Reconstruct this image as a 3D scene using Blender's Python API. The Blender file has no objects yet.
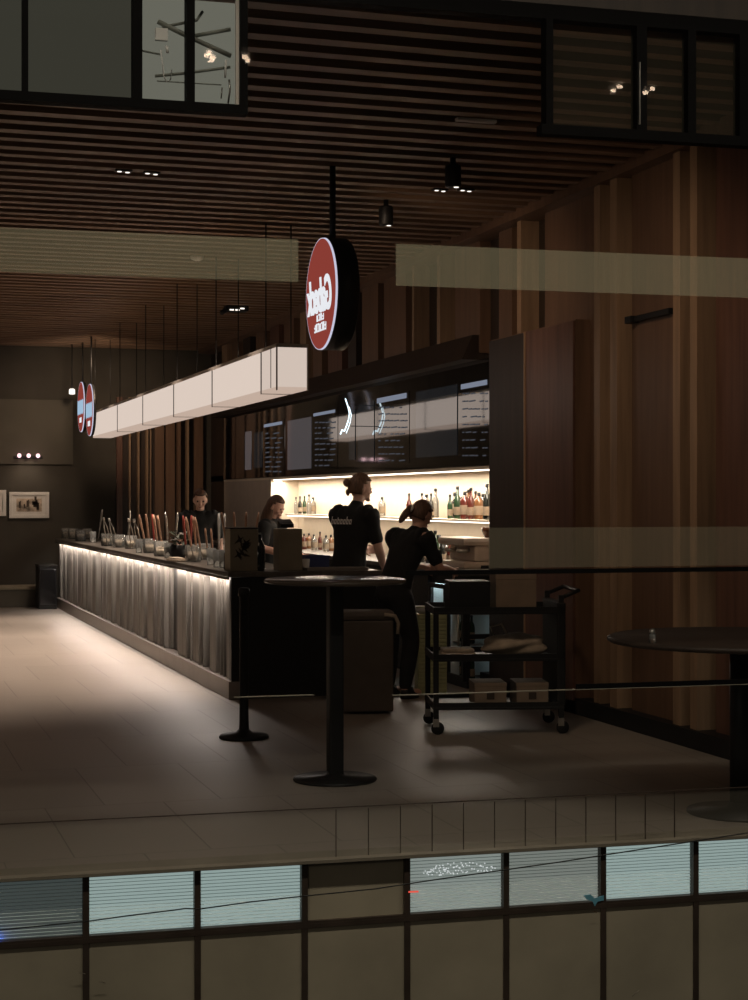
import bpy, bmesh, math, random
from mathutils import Vector, Matrix, Euler
random.seed(7)
S = bpy.context.scene
COL = S.collection
PI = math.pi
# ------------------------------------------------------------------ camera frame
CH = 1.6; F = 1650.0
SN = math.sin(math.radians(17.4)); CS = math.cos(math.radians(17.4))
def cam2w(r, d, z): return Vector((r*CS + d*SN, -r*SN + d*CS, z))
def rp(u): return (u-374.0)/F
def pt(u, v, d): return cam2w(rp(u)*d, d, CH-(v-500.0)/F*d)
def dX(u, X): return X/(SN + CS*rp(u))
def dY(u, Y): return Y/(CS - SN*rp(u))
def onX(u, v, X): return pt(u, v, dX(u, X))
def onY(u, v, Y): return pt(u, v, dY(u, Y))
def onZ(u, v, z): return pt(u, v, (CH-z)*F/(v-500.0))
def yX(u, X): return onX(u, 500, X).y
# facade frame
FD = 6.5; A15 = math.radians(15)
FO = cam2w(0, FD, 0); FT = (cam2w(math.cos(A15), math.sin(A15), 0)); FN = Vector((-FT.y, FT.x, 0))
def su(u): return rp(u)*FD/(math.cos(A15) - math.sin(A15)*rp(u))
def fac(s, z, n=0.0): return FO + FT*s + FN*n + Vector((0, 0, z))
def zf(u, v): return CH-(v-500.0)/F*(FD + math.sin(A15)*su(u))
# ------------------------------------------------------------------ materials
def nt(name):
    m = bpy.data.materials.new(name); m.use_nodes = True
    t = m.node_tree; t.nodes.clear()
    o = t.nodes.new('ShaderNodeOutputMaterial')
    return m, t, o
def L(t, a, b): t.links.new(a, b)
def mat(name, col, rough=0.5, metal=0.0, noise=0.0, scale=8.0, stretch=(1,1,1), bump=0.0, spec=0.5, trans=0.0, ior=1.45):
    m, t, o = nt(name)
    b = t.nodes.new('ShaderNodeBsdfPrincipled')
    b.inputs['Base Color'].default_value = (*col, 1)
    b.inputs['Roughness'].default_value = rough
    b.inputs['Metallic'].default_value = metal
    b.inputs['Specular IOR Level'].default_value = spec
    b.inputs['Transmission Weight'].default_value = trans
    b.inputs['IOR'].default_value = ior
    L(t, b.outputs[0], o.inputs[0])
    if noise or bump:
        tc = t.nodes.new('ShaderNodeTexCoord'); mp = t.nodes.new('ShaderNodeMapping')
        mp.inputs['Scale'].default_value = stretch
        nz = t.nodes.new('ShaderNodeTexNoise'); nz.inputs['Scale'].default_value = scale; nz.inputs['Detail'].default_value = 5
        L(t, tc.outputs['Object'], mp.inputs[0]); L(t, mp.outputs[0], nz.inputs['Vector'])
        if noise:
            rmp = t.nodes.new('ShaderNodeMapRange')
            rmp.inputs['From Min'].default_value = .3; rmp.inputs['From Max'].default_value = .7
            rmp.inputs['To Min'].default_value = 1-noise; rmp.inputs['To Max'].default_value = 1+noise
            mx = t.nodes.new('ShaderNodeVectorMath'); mx.operation = 'SCALE'
            mx.inputs[0].default_value = col
            L(t, nz.outputs['Fac'], rmp.inputs['Value']); L(t, rmp.outputs[0], mx.inputs['Scale'])
            L(t, mx.outputs[0], b.inputs['Base Color'])
        if bump:
            bp = t.nodes.new('ShaderNodeBump'); bp.inputs['Strength'].default_value = bump; bp.inputs['Distance'].default_value = .01
            L(t, nz.outputs['Fac'], bp.inputs['Height']); L(t, bp.outputs[0], b.inputs['Normal'])
    return m
def emis(name, col, st):
    m, t, o = nt(name); e = t.nodes.new('ShaderNodeEmission')
    e.inputs[0].default_value = (*col, 1); e.inputs[1].default_value = st
    L(t, e.outputs[0], o.inputs[0]); return m
def film(name, col, k, gloss=0.0):
    """thin see-through sheet: share k of diffuse haze, the rest clear, a little mirror"""
    m, t, o = nt(name)
    tr = t.nodes.new('ShaderNodeBsdfTransparent'); out = tr
    if k:
        df = t.nodes.new('ShaderNodeBsdfDiffuse'); df.inputs[0].default_value = (*col, 1)
        mx = t.nodes.new('ShaderNodeMixShader'); mx.inputs[0].default_value = k
        L(t, tr.outputs[0], mx.inputs[1]); L(t, df.outputs[0], mx.inputs[2]); out = mx
    if gloss:
        g = t.nodes.new('ShaderNodeBsdfGlossy'); g.inputs['Roughness'].default_value = .012
        m2 = t.nodes.new('ShaderNodeMixShader'); m2.inputs[0].default_value = gloss
        L(t, out.outputs[0], m2.inputs[1]); L(t, g.outputs[0], m2.inputs[2]); out = m2
    L(t, out.outputs[0], o.inputs[0]); return m
def tile_mat():
    m, t, o = nt('floor_tiles')
    b = t.nodes.new('ShaderNodeBsdfPrincipled'); L(t, b.outputs[0], o.inputs[0])
    tc = t.nodes.new('ShaderNodeTexCoord'); mp = t.nodes.new('ShaderNodeMapping')
    mp.inputs['Rotation'].default_value = (0, 0, 0)
    L(t, tc.outputs['Object'], mp.inputs[0])
    br = t.nodes.new('ShaderNodeTexBrick')
    br.inputs['Scale'].default_value = 1.0; br.inputs['Brick Width'].default_value = .62; br.inputs['Row Height'].default_value = 1.24
    br.inputs['Mortar Size'].default_value = .004; br.inputs['Mortar Smooth'].default_value = .2
    br.inputs['Color1'].default_value = (.30, .262, .225, 1); br.inputs['Color2'].default_value = (.275, .24, .205, 1)
    br.inputs['Mortar'].default_value = (.15, .13, .11, 1)
    L(t, mp.outputs[0], br.inputs['Vector'])
    nz = t.nodes.new('ShaderNodeTexNoise'); nz.inputs['Scale'].default_value = 1.2; nz.inputs['Detail'].default_value = 6
    L(t, tc.outputs['Object'], nz.inputs['Vector'])
    rm = t.nodes.new('ShaderNodeMapRange'); rm.inputs['To Min'].default_value = .85; rm.inputs['To Max'].default_value = 1.12
    L(t, nz.outputs['Fac'], rm.inputs['Value'])
    sc = t.nodes.new('ShaderNodeVectorMath'); sc.operation = 'SCALE'
    L(t, br.outputs['Color'], sc.inputs[0]); L(t, rm.outputs[0], sc.inputs['Scale']); L(t, sc.outputs[0], b.inputs['Base Color'])
    rr = t.nodes.new('ShaderNodeMapRange'); rr.inputs['To Min'].default_value = .34; rr.inputs['To Max'].default_value = .5
    L(t, nz.outputs['Fac'], rr.inputs['Value']); L(t, rr.outputs[0], b.inputs['Roughness'])
    bp = t.nodes.new('ShaderNodeBump'); bp.inputs['Strength'].default_value = .25; bp.inputs['Distance'].default_value = .004; bp.invert = True
    L(t, br.outputs['Fac'], bp.inputs['Height']); L(t, bp.outputs[0], b.inputs['Normal'])
    return m
M = {}
M['floor'] = tile_mat()
M['wood'] = mat('brown_wood', (.17, .098, .06), .45, noise=.16, scale=3, stretch=(6, 6, .4))
M['wood_red'] = mat('red_brown_wood', (.14, .070, .048), .42, noise=.25, scale=3, stretch=(6, 6, .4))
M['wood_light'] = mat('light_wood_edge', (.34, .225, .14), .45, noise=.2, scale=3, stretch=(6, 6, .4))
M['wood_dark'] = mat('dark_wood', (.035, .022, .015), .5, noise=.25, scale=3, stretch=(6, 6, .4))
M['slat'] = mat('ceiling_slat_wood', (.235, .145, .09), .5, noise=.3, scale=2, stretch=(.5, 5, 5))
M['slat_side'] = mat('ceiling_slat_side', (.04, .026, .018), .6, noise=.2)
M['black'] = mat('black_paint', (.008, .008, .008), .5, noise=.1)
M['black_gloss'] = mat('black_gloss', (.008, .008, .009), .12)
M['table_gloss'] = mat('table_top_satin', (.09, .068, .052), .2)
M['cafe_top'] = mat('cafe_table_top', (.045, .03, .022), .6, noise=.15)
M['board'] = mat('menu_board_gloss', (.012, .010, .010), .045, spec=1.0, ior=2.4)
M['dark_metal'] = mat('dark_metal', (.03, .028, .026), .35, metal=.6)
M['steel'] = mat('steel', (.5, .47, .43), .3, metal=.9, noise=.1)
M['counter_top'] = mat('counter_top_stone', (.12, .105, .09), .28, noise=.25, scale=20)
M['bar_end'] = mat('bar_end_dark_laminate', (.010, .009, .008), .45, noise=.2, scale=4)
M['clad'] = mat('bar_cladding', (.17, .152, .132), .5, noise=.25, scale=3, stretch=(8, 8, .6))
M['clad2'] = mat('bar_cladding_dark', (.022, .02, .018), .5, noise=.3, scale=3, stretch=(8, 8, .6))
M['plinth'] = mat('bar_plinth', (.22, .185, .16), .35, noise=.1)
M['wall_far'] = mat('far_wall_paint', (.062, .055, .043), .8, noise=.15, scale=2)
M['wall_panel'] = mat('far_wall_panel', (.11, .10, .078), .8, noise=.1, scale=2)
M['niche'] = mat('niche_cream', (.75, .64, .5), .6, noise=.04)
M['cream'] = mat('cream_panel', (.5, .41, .33), .6, noise=.06)
M['facade'] = mat('facade_panel_grey_brown', (.42, .37, .275), .6, noise=.14, scale=3)
M['facade_frame'] = mat('facade_frame_brown', (.06, .043, .033), .5, noise=.2, scale=10)
M['sill'] = mat('facade_sill', (.24, .21, .165), .5, noise=.15, scale=6)
M['pale_reflection'] = mat('pale_reflected_line', (.30, .27, .21), .5)
M['frame_black'] = mat('transom_frame_black', (.004, .0035, .0035), .7, noise=.1, spec=.1)
M['blind'] = mat('blind_slat', (.8, .88, .86), .6, noise=.05)
M['glass'] = film('clear_pane', (1, 1, 1), 0, .02)
M['band'] = film('reflected_band', (.64, .60, .43), .20)  # reflection of the building opposite, put into a hazy film
M['tint_dark'] = film('dark_transom_film', (.3, .27, .2), .04)
M['band_low'] = film('reflected_band_low', (.55, .50, .36), .10)  # lower reflected band, fainter haze
M['tint'] = film('tinted_strip', (.35, .32, .26), .10)
M['bottle_clear'] = mat('clear_glass', (.85, .87, .85), .08, trans=.85, noise=0)
M['bottle_green'] = mat('green_glass', (.02, .045, .02), .1, spec=.8)
M['bottle_brown'] = mat('brown_glass', (.10, .035, .012), .1, spec=.8)
M['bottle_red'] = mat('red_liquor_glass', (.085, .018, .012), .12, spec=.8)
M['bottle_dark'] = mat('dark_glass', (.012, .014, .012), .1, spec=.8)
M['bottle_amber'] = mat('amber_glass', (.17, .075, .03), .12, spec=.8)
M['label'] = mat('paper_label', (.26, .2, .14), .7, noise=.1, scale=30)
M['white'] = mat('white_plastic', (.7, .68, .65), .5, noise=.05)
M['handle_wood'] = mat('pale_wood_handle', (.62, .36, .24), .5, noise=.15, scale=20)
M['handle_red'] = mat('red_handle', (.45, .08, .06), .5, noise=.1)
M['box_beige'] = mat('beige_box', (.30, .26, .19), .7, noise=.1, scale=6)
M['bin'] = mat('bin_laminate', (.10, .08, .065), .6, noise=.1)
M['cardboard'] = mat('cardboard', (.24, .18, .13), .8, noise=.12, scale=9)
M['stain'] = mat('box_print_dark', (.05, .035, .025), .7, noise=.2)
M['blue'] = mat('blue_plastic', (.05, .07, .20), .45, noise=.1)
M['olive'] = mat('olive_ribbed', (.42, .44, .24), .6, noise=.15)
M['cloth'] = mat('pale_cloth', (.42, .35, .27), .9, noise=.2, scale=14, bump=.4)
M['skin'] = mat('skin', (.62, .36, .27), .5, noise=.06)
M['skin_pale'] = mat('skin_pale', (.66, .42, .33), .5, noise=.06)
M['hair_brown'] = mat('brown_hair', (.10, .05, .03), .55, noise=.4, scale=25, stretch=(3, 3, .5), bump=.5)
M['hair_fair'] = mat('fair_brown_hair', (.16, .09, .055), .55, noise=.4, scale=25, stretch=(3, 3, .5), bump=.5)
M['shirt_black'] = mat('black_shirt', (.010, .010, .010), .85, noise=.3, scale=8, bump=.3)
M['trousers'] = mat('dark_trousers', (.012, .012, .013), .85, noise=.3, scale=8, bump=.3)
M['shoe'] = mat('black_shoe', (.01, .01, .01), .4, noise=.1)
M['print'] = mat('shirt_print_white', (.85, .82, .8), .8, noise=.1)
M['eye'] = mat('dark_eye', (.02, .015, .012), .2)
M['lip'] = mat('lips', (.42, .16, .13), .5)
M['chalk'] = emis('screen_text', (.62, .66, .78), .085)
M['heading'] = emis('screen_heading', (.62, .7, .9), .30)
def gscreen(name, col, st):
    m = mat(name, (.012, .010, .010), .045, spec=1.0, ior=2.4); b_ = m.node_tree.nodes['Principled BSDF']
    b_.inputs['Emission Color'].default_value = (*col, 1); b_.inputs['Emission Strength'].default_value = st; return m
M['screen'] = gscreen('pale_screen', (.5, .46, .50), .11)
M['screen_blue'] = gscreen('dim_blue_screen', (.35, .42, .5), .020)
M['neon'] = emis('neon_tube', (.75, .92, 1), 2.2)
M['lightbox'] = emis('lightbox_panel', (1, .83, .72), .74)
M['lightbox_end'] = emis('lightbox_end', (1, .83, .72), .66)
M['lightbox_under'] = emis('lightbox_underside', (1, .76, .62), .56)
M['lightbox_rim'] = mat('lightbox_rim', (.62, .56, .5), .4)
M['led'] = emis('led_strip', (1, .88, .74), 4)
M['led_bar'] = emis('bar_led_strip', (1, .86, .74), 5.0)
M['sign_red'] = emis('sign_red', (.43, .078, .058), .60)
M['sign_white'] = emis('sign_white', (.93, .95, 1), .9)
M['sign_blue'] = emis('sign_pale_blue', (.45, .65, .85), .8)
M['sign_ring'] = emis('sign_ring', (.80, .80, 1), .75)
M['glint'] = emis('small_lamp', (1, .93, .84), 1.5)
M['pink'] = emis('pink_reflected_spot', (1, .62, .66), 2.0)
M['amberlamp'] = emis('canopy_lamp', (1, .72, .5), 22)
M['liner'] = mat('fridge_liner', (.7, .75, .75), .4)
M['fridge_lamp'] = emis('fridge_lamp', (.75, .95, 1), 9)
M['fridge_light'] = emis('fridge_light', (.55, .72, .75), 1.0)
def lit(name, col, st):
    m = mat(name, (.16, .17, .17), .7); b_ = m.node_tree.nodes['Principled BSDF']
    b_.inputs['Emission Color'].default_value = (*col, 1); b_.inputs['Emission Strength'].default_value = st; return m
M['win_teal'] = lit('lit_window_teal', (.365, .47, .45), .72)
M['win_grey'] = lit('lit_window_grey', (.30, .345, .32), .70)
M['win_grey2'] = lit('lit_window_soft_grey', (.28, .31, .28), .60)
M['win_dim'] = lit('lit_window_dim', (.10, .125, .12), .42)
M['win_blue'] = emis('blue_lamp', (.02, .10, .55), .5)
M['plant_bright'] = emis('plant_room_bright', (.25, .25, .20), .56)
M['plant_dim'] = emis('plant_room_dim', (.16, .155, .115), .25)
M['dots'] = emis('white_reflection_dots', (.9, .95, .95), .75)  # reflected dots given their own glow
M['red_mark'] = emis('red_lamp', (1, .12, .08), .8)
M['cyan_mark'] = mat('cyan_reflection', (.16, .45, .60), .5)
M['wire'] = mat('wire_rubber', (.012, .012, .012), .6)
M['duct'] = mat('duct_paint', (.22, .23, .2), .5)
M['picture'] = mat('art_print', (.4, .33, .26), .6, noise=.8, scale=9)
M['leaf'] = mat('dark_leaves', (.03, .04, .02), .6, noise=.3)
# ------------------------------------------------------------------ mesh helpers
class MB:
    """collects shapes; build() links them as one mesh object (several material slots allowed)"""
    def __init__(s): s.bm = bmesh.new(); s.mats = []
    def _mi(s, m):
        if m is None: return 0
        if m not in s.mats: s.mats.append(m)
        return s.mats.index(m)
    def _fin(s, before, m, smooth=False):
        i = s._mi(m)
        for f in s.bm.faces:
            if f not in before: f.material_index = i; f.smooth = smooth
    def box(s, a, b, m=None, bev=0.0, mt=None):
        before = set(s.bm.faces)
        a, b = Vector(a), Vector(b); c = (a+b)/2; d = b-a
        r = bmesh.ops.create_cube(s.bm, size=1)
        bmesh.ops.scale(s.bm, vec=(abs(d.x), abs(d.y), abs(d.z)), verts=r['verts'])
        if bev > 0:
            es = {e for v in r['verts'] for e in v.link_edges}
            rr = bmesh.ops.bevel(s.bm, geom=list(es), offset=min(bev, .49*min(abs(d.x), abs(d.y), abs(d.z))), segments=2, affect='EDGES', profile=.6)
            vs = {v for f in s.bm.faces if f not in before for v in f.verts}
        else: vs = set(r['verts'])
        bmesh.ops.translate(s.bm, vec=c, verts=list(vs))
        if mt is not None: bmesh.ops.transform(s.bm, matrix=mt, verts=list(vs))
        s._fin(before, m); return s
    def prism(s, pts, h, m=None):
        """pts: list of Vector base polygon, extruded by vector h"""
        before = set(s.bm.faces); h = Vector(h)
        v0 = [s.bm.verts.new(p) for p in pts]; v1 = [s.bm.verts.new(Vector(p)+h) for p in pts]
        n = len(pts); s.bm.faces.new(v0); s.bm.faces.new(v1[::-1])
        for i in range(n): s.bm.faces.new((v0[i], v1[i], v1[(i+1) % n], v0[(i+1) % n]))
        s._fin(before, m); return s
    def tube(s, pts, r, m=None, n=8, caps=True):
        before = set(s.bm.faces); pts = [Vector(p) for p in pts]
        rs = r if isinstance(r, (list, tuple)) else [r]*len(pts)
        rings = []; up = Vector((0, 0, 1))
        for i, p in enumerate(pts):
            t = (pts[min(i+1, len(pts)-1)] - pts[max(i-1, 0)])
            if t.length < 1e-9: t = Vector((0, 0, 1))
            t.normalize()
            a = t.cross(up if abs(t.z) < .95 else Vector((1, 0, 0))).normalized(); b = t.cross(a)
            rings.append([s.bm.verts.new(p + a*math.cos(2*PI*k/n)*rs[i] + b*math.sin(2*PI*k/n)*rs[i]) for k in range(n)])
        for i in range(len(rings)-1):
            for k in range(n):
                s.bm.faces.new((rings[i][k], rings[i][(k+1) % n], rings[i+1][(k+1) % n], rings[i+1][k]))
        if caps: s.bm.faces.new(rings[0][::-1]); s.bm.faces.new(rings[-1])
        s._fin(before, m, True); return s
    def lathe(s, prof, c=(0, 0, 0), m=None, n=20, axis='Z', cap=True):
        before = set(s.bm.faces); c = Vector(c); rings = []
        for r, z in prof:
            ring = []
            for k in range(n):
                x, y = r*math.cos(2*PI*k/n), r*math.sin(2*PI*k/n)
                q = Vector((x, y, z)) if axis == 'Z' else (Vector((z, x, y)) if axis == 'X' else Vector((x, z, y)))
                ring.append(s.bm.verts.new(c+q))
            rings.append(ring)
        for i in range(len(rings)-1):
            for k in range(n):
                s.bm.faces.new((rings[i][k], rings[i][(k+1) % n], rings[i+1][(k+1) % n], rings[i+1][k]))
        if cap:
            s.bm.faces.new(rings[0][::-1]); s.bm.faces.new(rings[-1])
        s._fin(before, m, True); return s
    def build(s, name, m=None, parent=None, loc=None, fixn=True):
        if fixn: bmesh.ops.recalc_face_normals(s.bm, faces=list(s.bm.faces))
        me = bpy.data.meshes.new(name); s.bm.to_mesh(me); s.bm.free()
        for x in (s.mats or [m]): me.materials.append(x)
        o = bpy.data.objects.new(name, me); COL.objects.link(o)
        if loc is not None: o.location = loc
        if parent is not None: o.parent = parent
        return o
def tag(o, label=None, cat=None, group=None, kind=None):
    if label: o['label'] = label
    if cat: o['category'] = cat
    if group: o['group'] = group
    if kind: o['kind'] = kind
    return o
def thing(name, label, cat, loc=(0, 0, 0), rz=0.0, group=None, kind=None):
    o = bpy.data.objects.new(name, None); COL.objects.link(o)
    o.location = loc; o.rotation_euler = (0, 0, rz); o.empty_display_size = .1
    return tag(o, label, cat, group, kind)
KIDS = {}
def dup(o, loc=None, rz=None, label=None, group=None, parent=None, sc=None):
    c = o.copy(); COL.objects.link(c)
    if parent is not None: c.parent = parent
    if loc is not None: c.location = loc
    if rz is not None: c.rotation_euler = (0, 0, rz)
    if sc is not None: c.scale = (sc, sc, sc)
    if label: c['label'] = label
    if group: c['group'] = group
    for ch in [x for x in bpy.data.objects if x.parent == o]: dup(ch, parent=c)
    return c
USED = {}
def first_or_copy(key, make, loc, label, rz=0.0, group=None, sc=1.0):
    """the first call places the built thing itself, later calls place copies of it"""
    if key not in USED:
        o = make(); USED[key] = o
        o.location = loc; o.rotation_euler = (0, 0, rz); o.scale = (sc,)*3; o['label'] = label
        if group: o['group'] = group
        return o
    return dup(USED[key], loc, rz, label, group, sc=sc)
# ------------------------------------------------------------------ room shell
WX = 5.25; CEIL = 3.95; YE = 25.7
b = MB(); b.prism([fac(-9.9, -.12, .14), fac(WX-FO.x+.6, -.12, .14), Vector((WX+.6, YE+.3, -.12)), Vector((-8, YE+.3, -.12))], (0, 0, .12), M['floor'])
tag(b.build('floor'), 'matt beige grey tiled floor with a pool of warm light', 'floor', kind='structure')
# ceiling: black void with dark brown timber slats running across
b = MB(); b.box((-8, 6.0, CEIL+.42), (WX+.6, YE+.3, CEIL+.5), M['black'])
y = 6.35; k = 0
while y < YE-.1:
    b.box((-8, y, CEIL+.07), (WX+.1, y+.018, CEIL+.3), M['slat_side'])
    b.box((-8, y-.04, CEIL), (WX+.1, y+.055+.012*(k % 2), CEIL+.07), M['slat'])
    y += .262 if k % 2 == 0 else .25; k += 1
    if k % 3 == 0: b.box((-8, y-.14, CEIL+.12), (WX+.1, y-.115, CEIL+.2), M['slat_side'])
tag(b.build('ceiling'), 'dark slatted timber ceiling over the bar', 'ceiling', kind='structure')
# far end wall
b = MB(); b.box((-8, YE, 0), (WX+.6, YE+.2, CEIL+.5), M['wall_far'])
tag(b.build('wall_back'), 'dark far end wall with brown timber fins', 'wall', kind='structure')
xa = onY(73, 400, YE-.03).x
b = MB(); b.box((-8, YE-.04, CH+35/F*25.9), (xa, YE-.001, CH+98/F*25.9), M['wall_panel'])
tag(b.build('trim_1'), 'grey green upper panel of the far wall', 'panel', kind='structure')
# slatted timber part behind the bar end
b = MB()
u = 118
x0 = onY(116, 500, YE-.02).x
b.box((x0, YE-.03, 0), (WX, YE-.002, 3.2), M['wood_dark'])
xx = x0; k = 0
while xx < WX-.1:
    w = random.choice((.03, .05, .09, .14)); dp = random.choice((.06, .1, .14))
    mm = M['wood_light'] if w < .04 else random.choice((M['wood'], M['wood_red'], M['wood']))
    b.box((xx, YE-.03-dp, 0), (xx+w, YE-.031, 3.2), mm); xx += w+random.choice((.03, .06, .1))
tag(b.build('trim_2'), 'upright brown timber fins on the far wall behind the bar', 'timber fins', kind='structure')
# left wall (outside the picture, closes the room)
b = MB(); b.box((-8.2, 6.2, 0), (-8, YE, CEIL+.5), M['wall_far'])
tag(b.build('wall_left'), 'dark side wall away from the bar', 'wall', kind='structure')
# right wall with panels, fins and recesses
RX = WX+.1
YN = 13.75                       # near end of the back bar
YF = yX(224, WX)                 # its far end
NZ0, NZ1 = 1.0, 1.87             # lit niche
b = MB()
b.box((RX, 6.3, -.1), (RX+.2, yX(489, WX), CEIL+.45), M['wood_dark'])
b.box((RX, YN-.4, NZ1+.02), (RX+.2, YE, CEIL+.45), M['wood_dark'])
b.box((RX, YF, -.1), (RX+.2, YE, NZ1+.1), M['wood_dark'])
b.box((RX+.3, YN-.4, -.1), (RX+.4, YE, NZ1+.1), M['wood_dark'])
tag(b.build('wall_right'), 'brown timber clad wall running behind the bar', 'wall', kind='structure')
def seg(b, ua, ub, X, z0, z1, m, th=None):
    ya, yb = yX(ua, X), yX(ub, X)
    b.box((X, min(ya, yb), z0), (RX+.001, max(ya, yb), z1), m)
b = MB()
for ua, ub, X, z0, z1, m in (
    (716, 790, WX-.02, .12, CEIL, 'wood_red'), (690, 697, WX-.1, .12, CEIL, 'wood_light'), (673, 680, WX-.1, .12, CEIL, 'wood_light'),
    (632, 673, WX-.03, .12, CEIL, 'wood'), (610, 617, WX-.1, .12, CEIL, 'wood_light'), (594, 600, WX-.1, .12, CEIL, 'wood_light'),
    (574, 594, WX-.01, .12, CEIL, 'wood'), (600, 610, RX-.01, .12, CEIL, 'wood_dark'), (697, 716, RX-.01, .12, CEIL, 'wood_dark')):
    seg(b, ua, ub, X, z0, z1, M[m])
seg(b, 480, 900, WX-.13, 0, .12, M['black'])
tag(b.build('trim_3'), 'tall timber panels and fins of the side wall', 'timber fins', kind='structure')
# upper row above the menu boards
b = MB(); ua = 585; k = 0
cols = [(545, 575, 'wood'), (517, 521, 'wood_light'), (499, 512, 'wood'), (455, 480, 'wood'), (437, 440, 'wood_light'), (412, 414, 'wood_light'),
        (384, 406, 'wood'), (362, 378, 'wood'), (348, 356, 'wood_dark'), (328, 342, 'wood_red'), (313, 322, 'wood'), (300, 306, 'wood_light'),
        (284, 294, 'wood'), (270, 279, 'wood_red'), (256, 264, 'wood'), (243, 250, 'wood_dark'), (232, 238, 'wood'), (222, 227, 'wood_light')]
for a_, b_, m in cols: seg(b, a_, b_, WX if m != 'wood_light' else WX-.06, 2.9, CEIL, M[m])
tag(b.build('trim_4'), 'short timber panels above the menu boards', 'timber panels', kind='structure')
b = MB(); b.box((WX-.14, 6.3, CEIL-.06), (RX, YE-.2, CEIL+.02), M['wood'])
tag(b.build('trim_5'), 'timber crown rail where the side wall meets the ceiling', 'trim', kind='structure')
# bulkhead ledge above the menu boards
b = MB(); b.prism([Vector((WX-.16, YN-.1, 2.84)), Vector((WX+.1, YN-.1, 2.84)), Vector((WX+.1, YN-.1, 3.06)), Vector((WX-.06, YN-.1, 3.06))], (0, YF-YN+.3, 0), M['wood_dark'])
tag(b.build('trim_6'), 'dark sloping ledge over the menu boards', 'trim', kind='structure')
# tall cabinet closing the back bar
t = thing('tall_cabinet', 'tall brown two door cabinet closing the back bar', 'cabinet', (0, 0, 0))
CX = 5.1
ya, yb, yc = yX(489, CX), yX(525, CX), yX(573, CX)
b = MB(); b.box((CX+.02, yc, 0), (RX-.002, ya, 2.95), M['wood']); b.build('body', None, t)
b = MB(); b.box((CX, yb+.006, .1), (CX+.019, ya-.003, 2.94), M['wood_dark'], .003); b.build('door', None, t)
b = MB(); b.box((CX, yc+.003, .1), (CX+.019, yb-.006, 2.94), M['wood_red'], .003); o = b.build('door', None, t)
b = MB(); b.box((CX-.012, yb-.012, .1), (CX+.018, yb+.005, 2.94), M['wood_light'], .003); b.build('edge_strip', None, t)
# wall bracket
pa, pb = onX(632, 320, WX-.05), onX(672, 309.5, WX-.05)
b = MB(); b.box((WX-.075, pb.y, pa.z-.02), (WX-.031, pa.y, pa.z+.02), M['black'], .006); b.box((WX-.1, pa.y-.08, pa.z-.028), (WX-.031, pa.y+.02, pa.z+.022), M['black'], .006)
tag(b.build('wall_rail'), 'short black bar fixed high on the brown side wall', 'rail')
# ------------------------------------------------------------------ facade between the street and the bar
ZS, ZB, ZT = .187, -.055, 3.12
mull = [-132, -27, 86, 197.5, 304.5, 407, 506, 603, 695.5, 786, 880]
wn = 1
kinds = {-27: 'dim', 86: 'teal', 197.5: 'teal', 304.5: None, 407: 'grey', 506: 'grey2', 603: 'teal', 695.5: 'teal', -132: None, 786: None}
wlab = {-27: 'dim spandrel window with a blue glow, leftmost of the row', 86: 'lit teal blind window, the pane right of the blue glowing one',
        197.5: 'lit teal blind window beside the unlit brown pane', 304.5: 'unlit brown spandrel pane below the round bar table', 407: 'grey lit window with white dotted marks on its pane',
        506: 'grey lit window with a cyan mark in its corner', 603: 'lit teal window where the thin wire crosses its top corner', 695.5: 'lit teal window cut by the picture edge, at the row end'}
def fbox(b, s0, s1, z0, z1, n0, n1, m):
    b.prism([fac(s0, z0, n0), fac(s1, z0, n0), fac(s1, z0, n1), fac(s0, z0, n1)], (0, 0, z1-z0), m)
for i in range(len(mull)-1):
    u0, u1 = mull[i], mull[i+1]
    if u0 not in wlab: continue
    k = kinds[u0]; s0, s1 = su(u0), su(u1)
    w = thing('window_%d' % wn, wlab[u0], 'window', kind='structure'); wn += 1
    b = MB(); fw = .011
    for (a0, a1, c0, c1) in ((s0, s0+fw, ZB, ZS), (s1-fw, s1, ZB, ZS), (s0, s1, ZB, ZB+.014), (s0, s1, ZS-.006, ZS)):
        fbox(b, a0, a1, c0, c1, -.005, .03, M['facade_frame'])
    b.build('window_frame', None, w)
    if k is None:
        b = MB(); fbox(b, s0, s1, ZB, ZS, .012, .03, M['facade']); b.build('panel', None, w)
        continue
    bm_ = {'dim': 'win_dim', 'teal': 'win_teal', 'grey': 'win_grey', 'grey2': 'win_grey2'}[k]
    b = MB(); fbox(b, s0, s1, ZB, ZS, .028, .036, M[bm_]); b.build('lit_backing', None, w)
    # horizontal blind slats
    b = MB(); nz = 17
    for q in range(nz):
        z = ZB+.014+(ZS-ZB-.02)*(q+.5)/nz
        b.prism([fac(s0+fw, z, .018), fac(s1-fw, z, .018), fac(s1-fw, z+.001, .024), fac(s0+fw, z+.001, .024)], (0, 0, .0005), M['blind'])
    b.build('blind', None, w)
    b = MB(); fbox(b, s0+fw, s1-fw, ZB+.012, ZS-.004, .0, .003, M['glass']); b.build('pane', None, w)
    if k == 'dim':
        l = bpy.data.lights.new('blue_lamp', 'POINT'); l.energy = .05; l.color = (.03, .16, 1); l.shadow_soft_size = .01
        o = bpy.data.objects.new('blue_lamp', l); COL.objects.link(o); o.location = fac(su(-3), zf(0, 938), .008)
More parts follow.
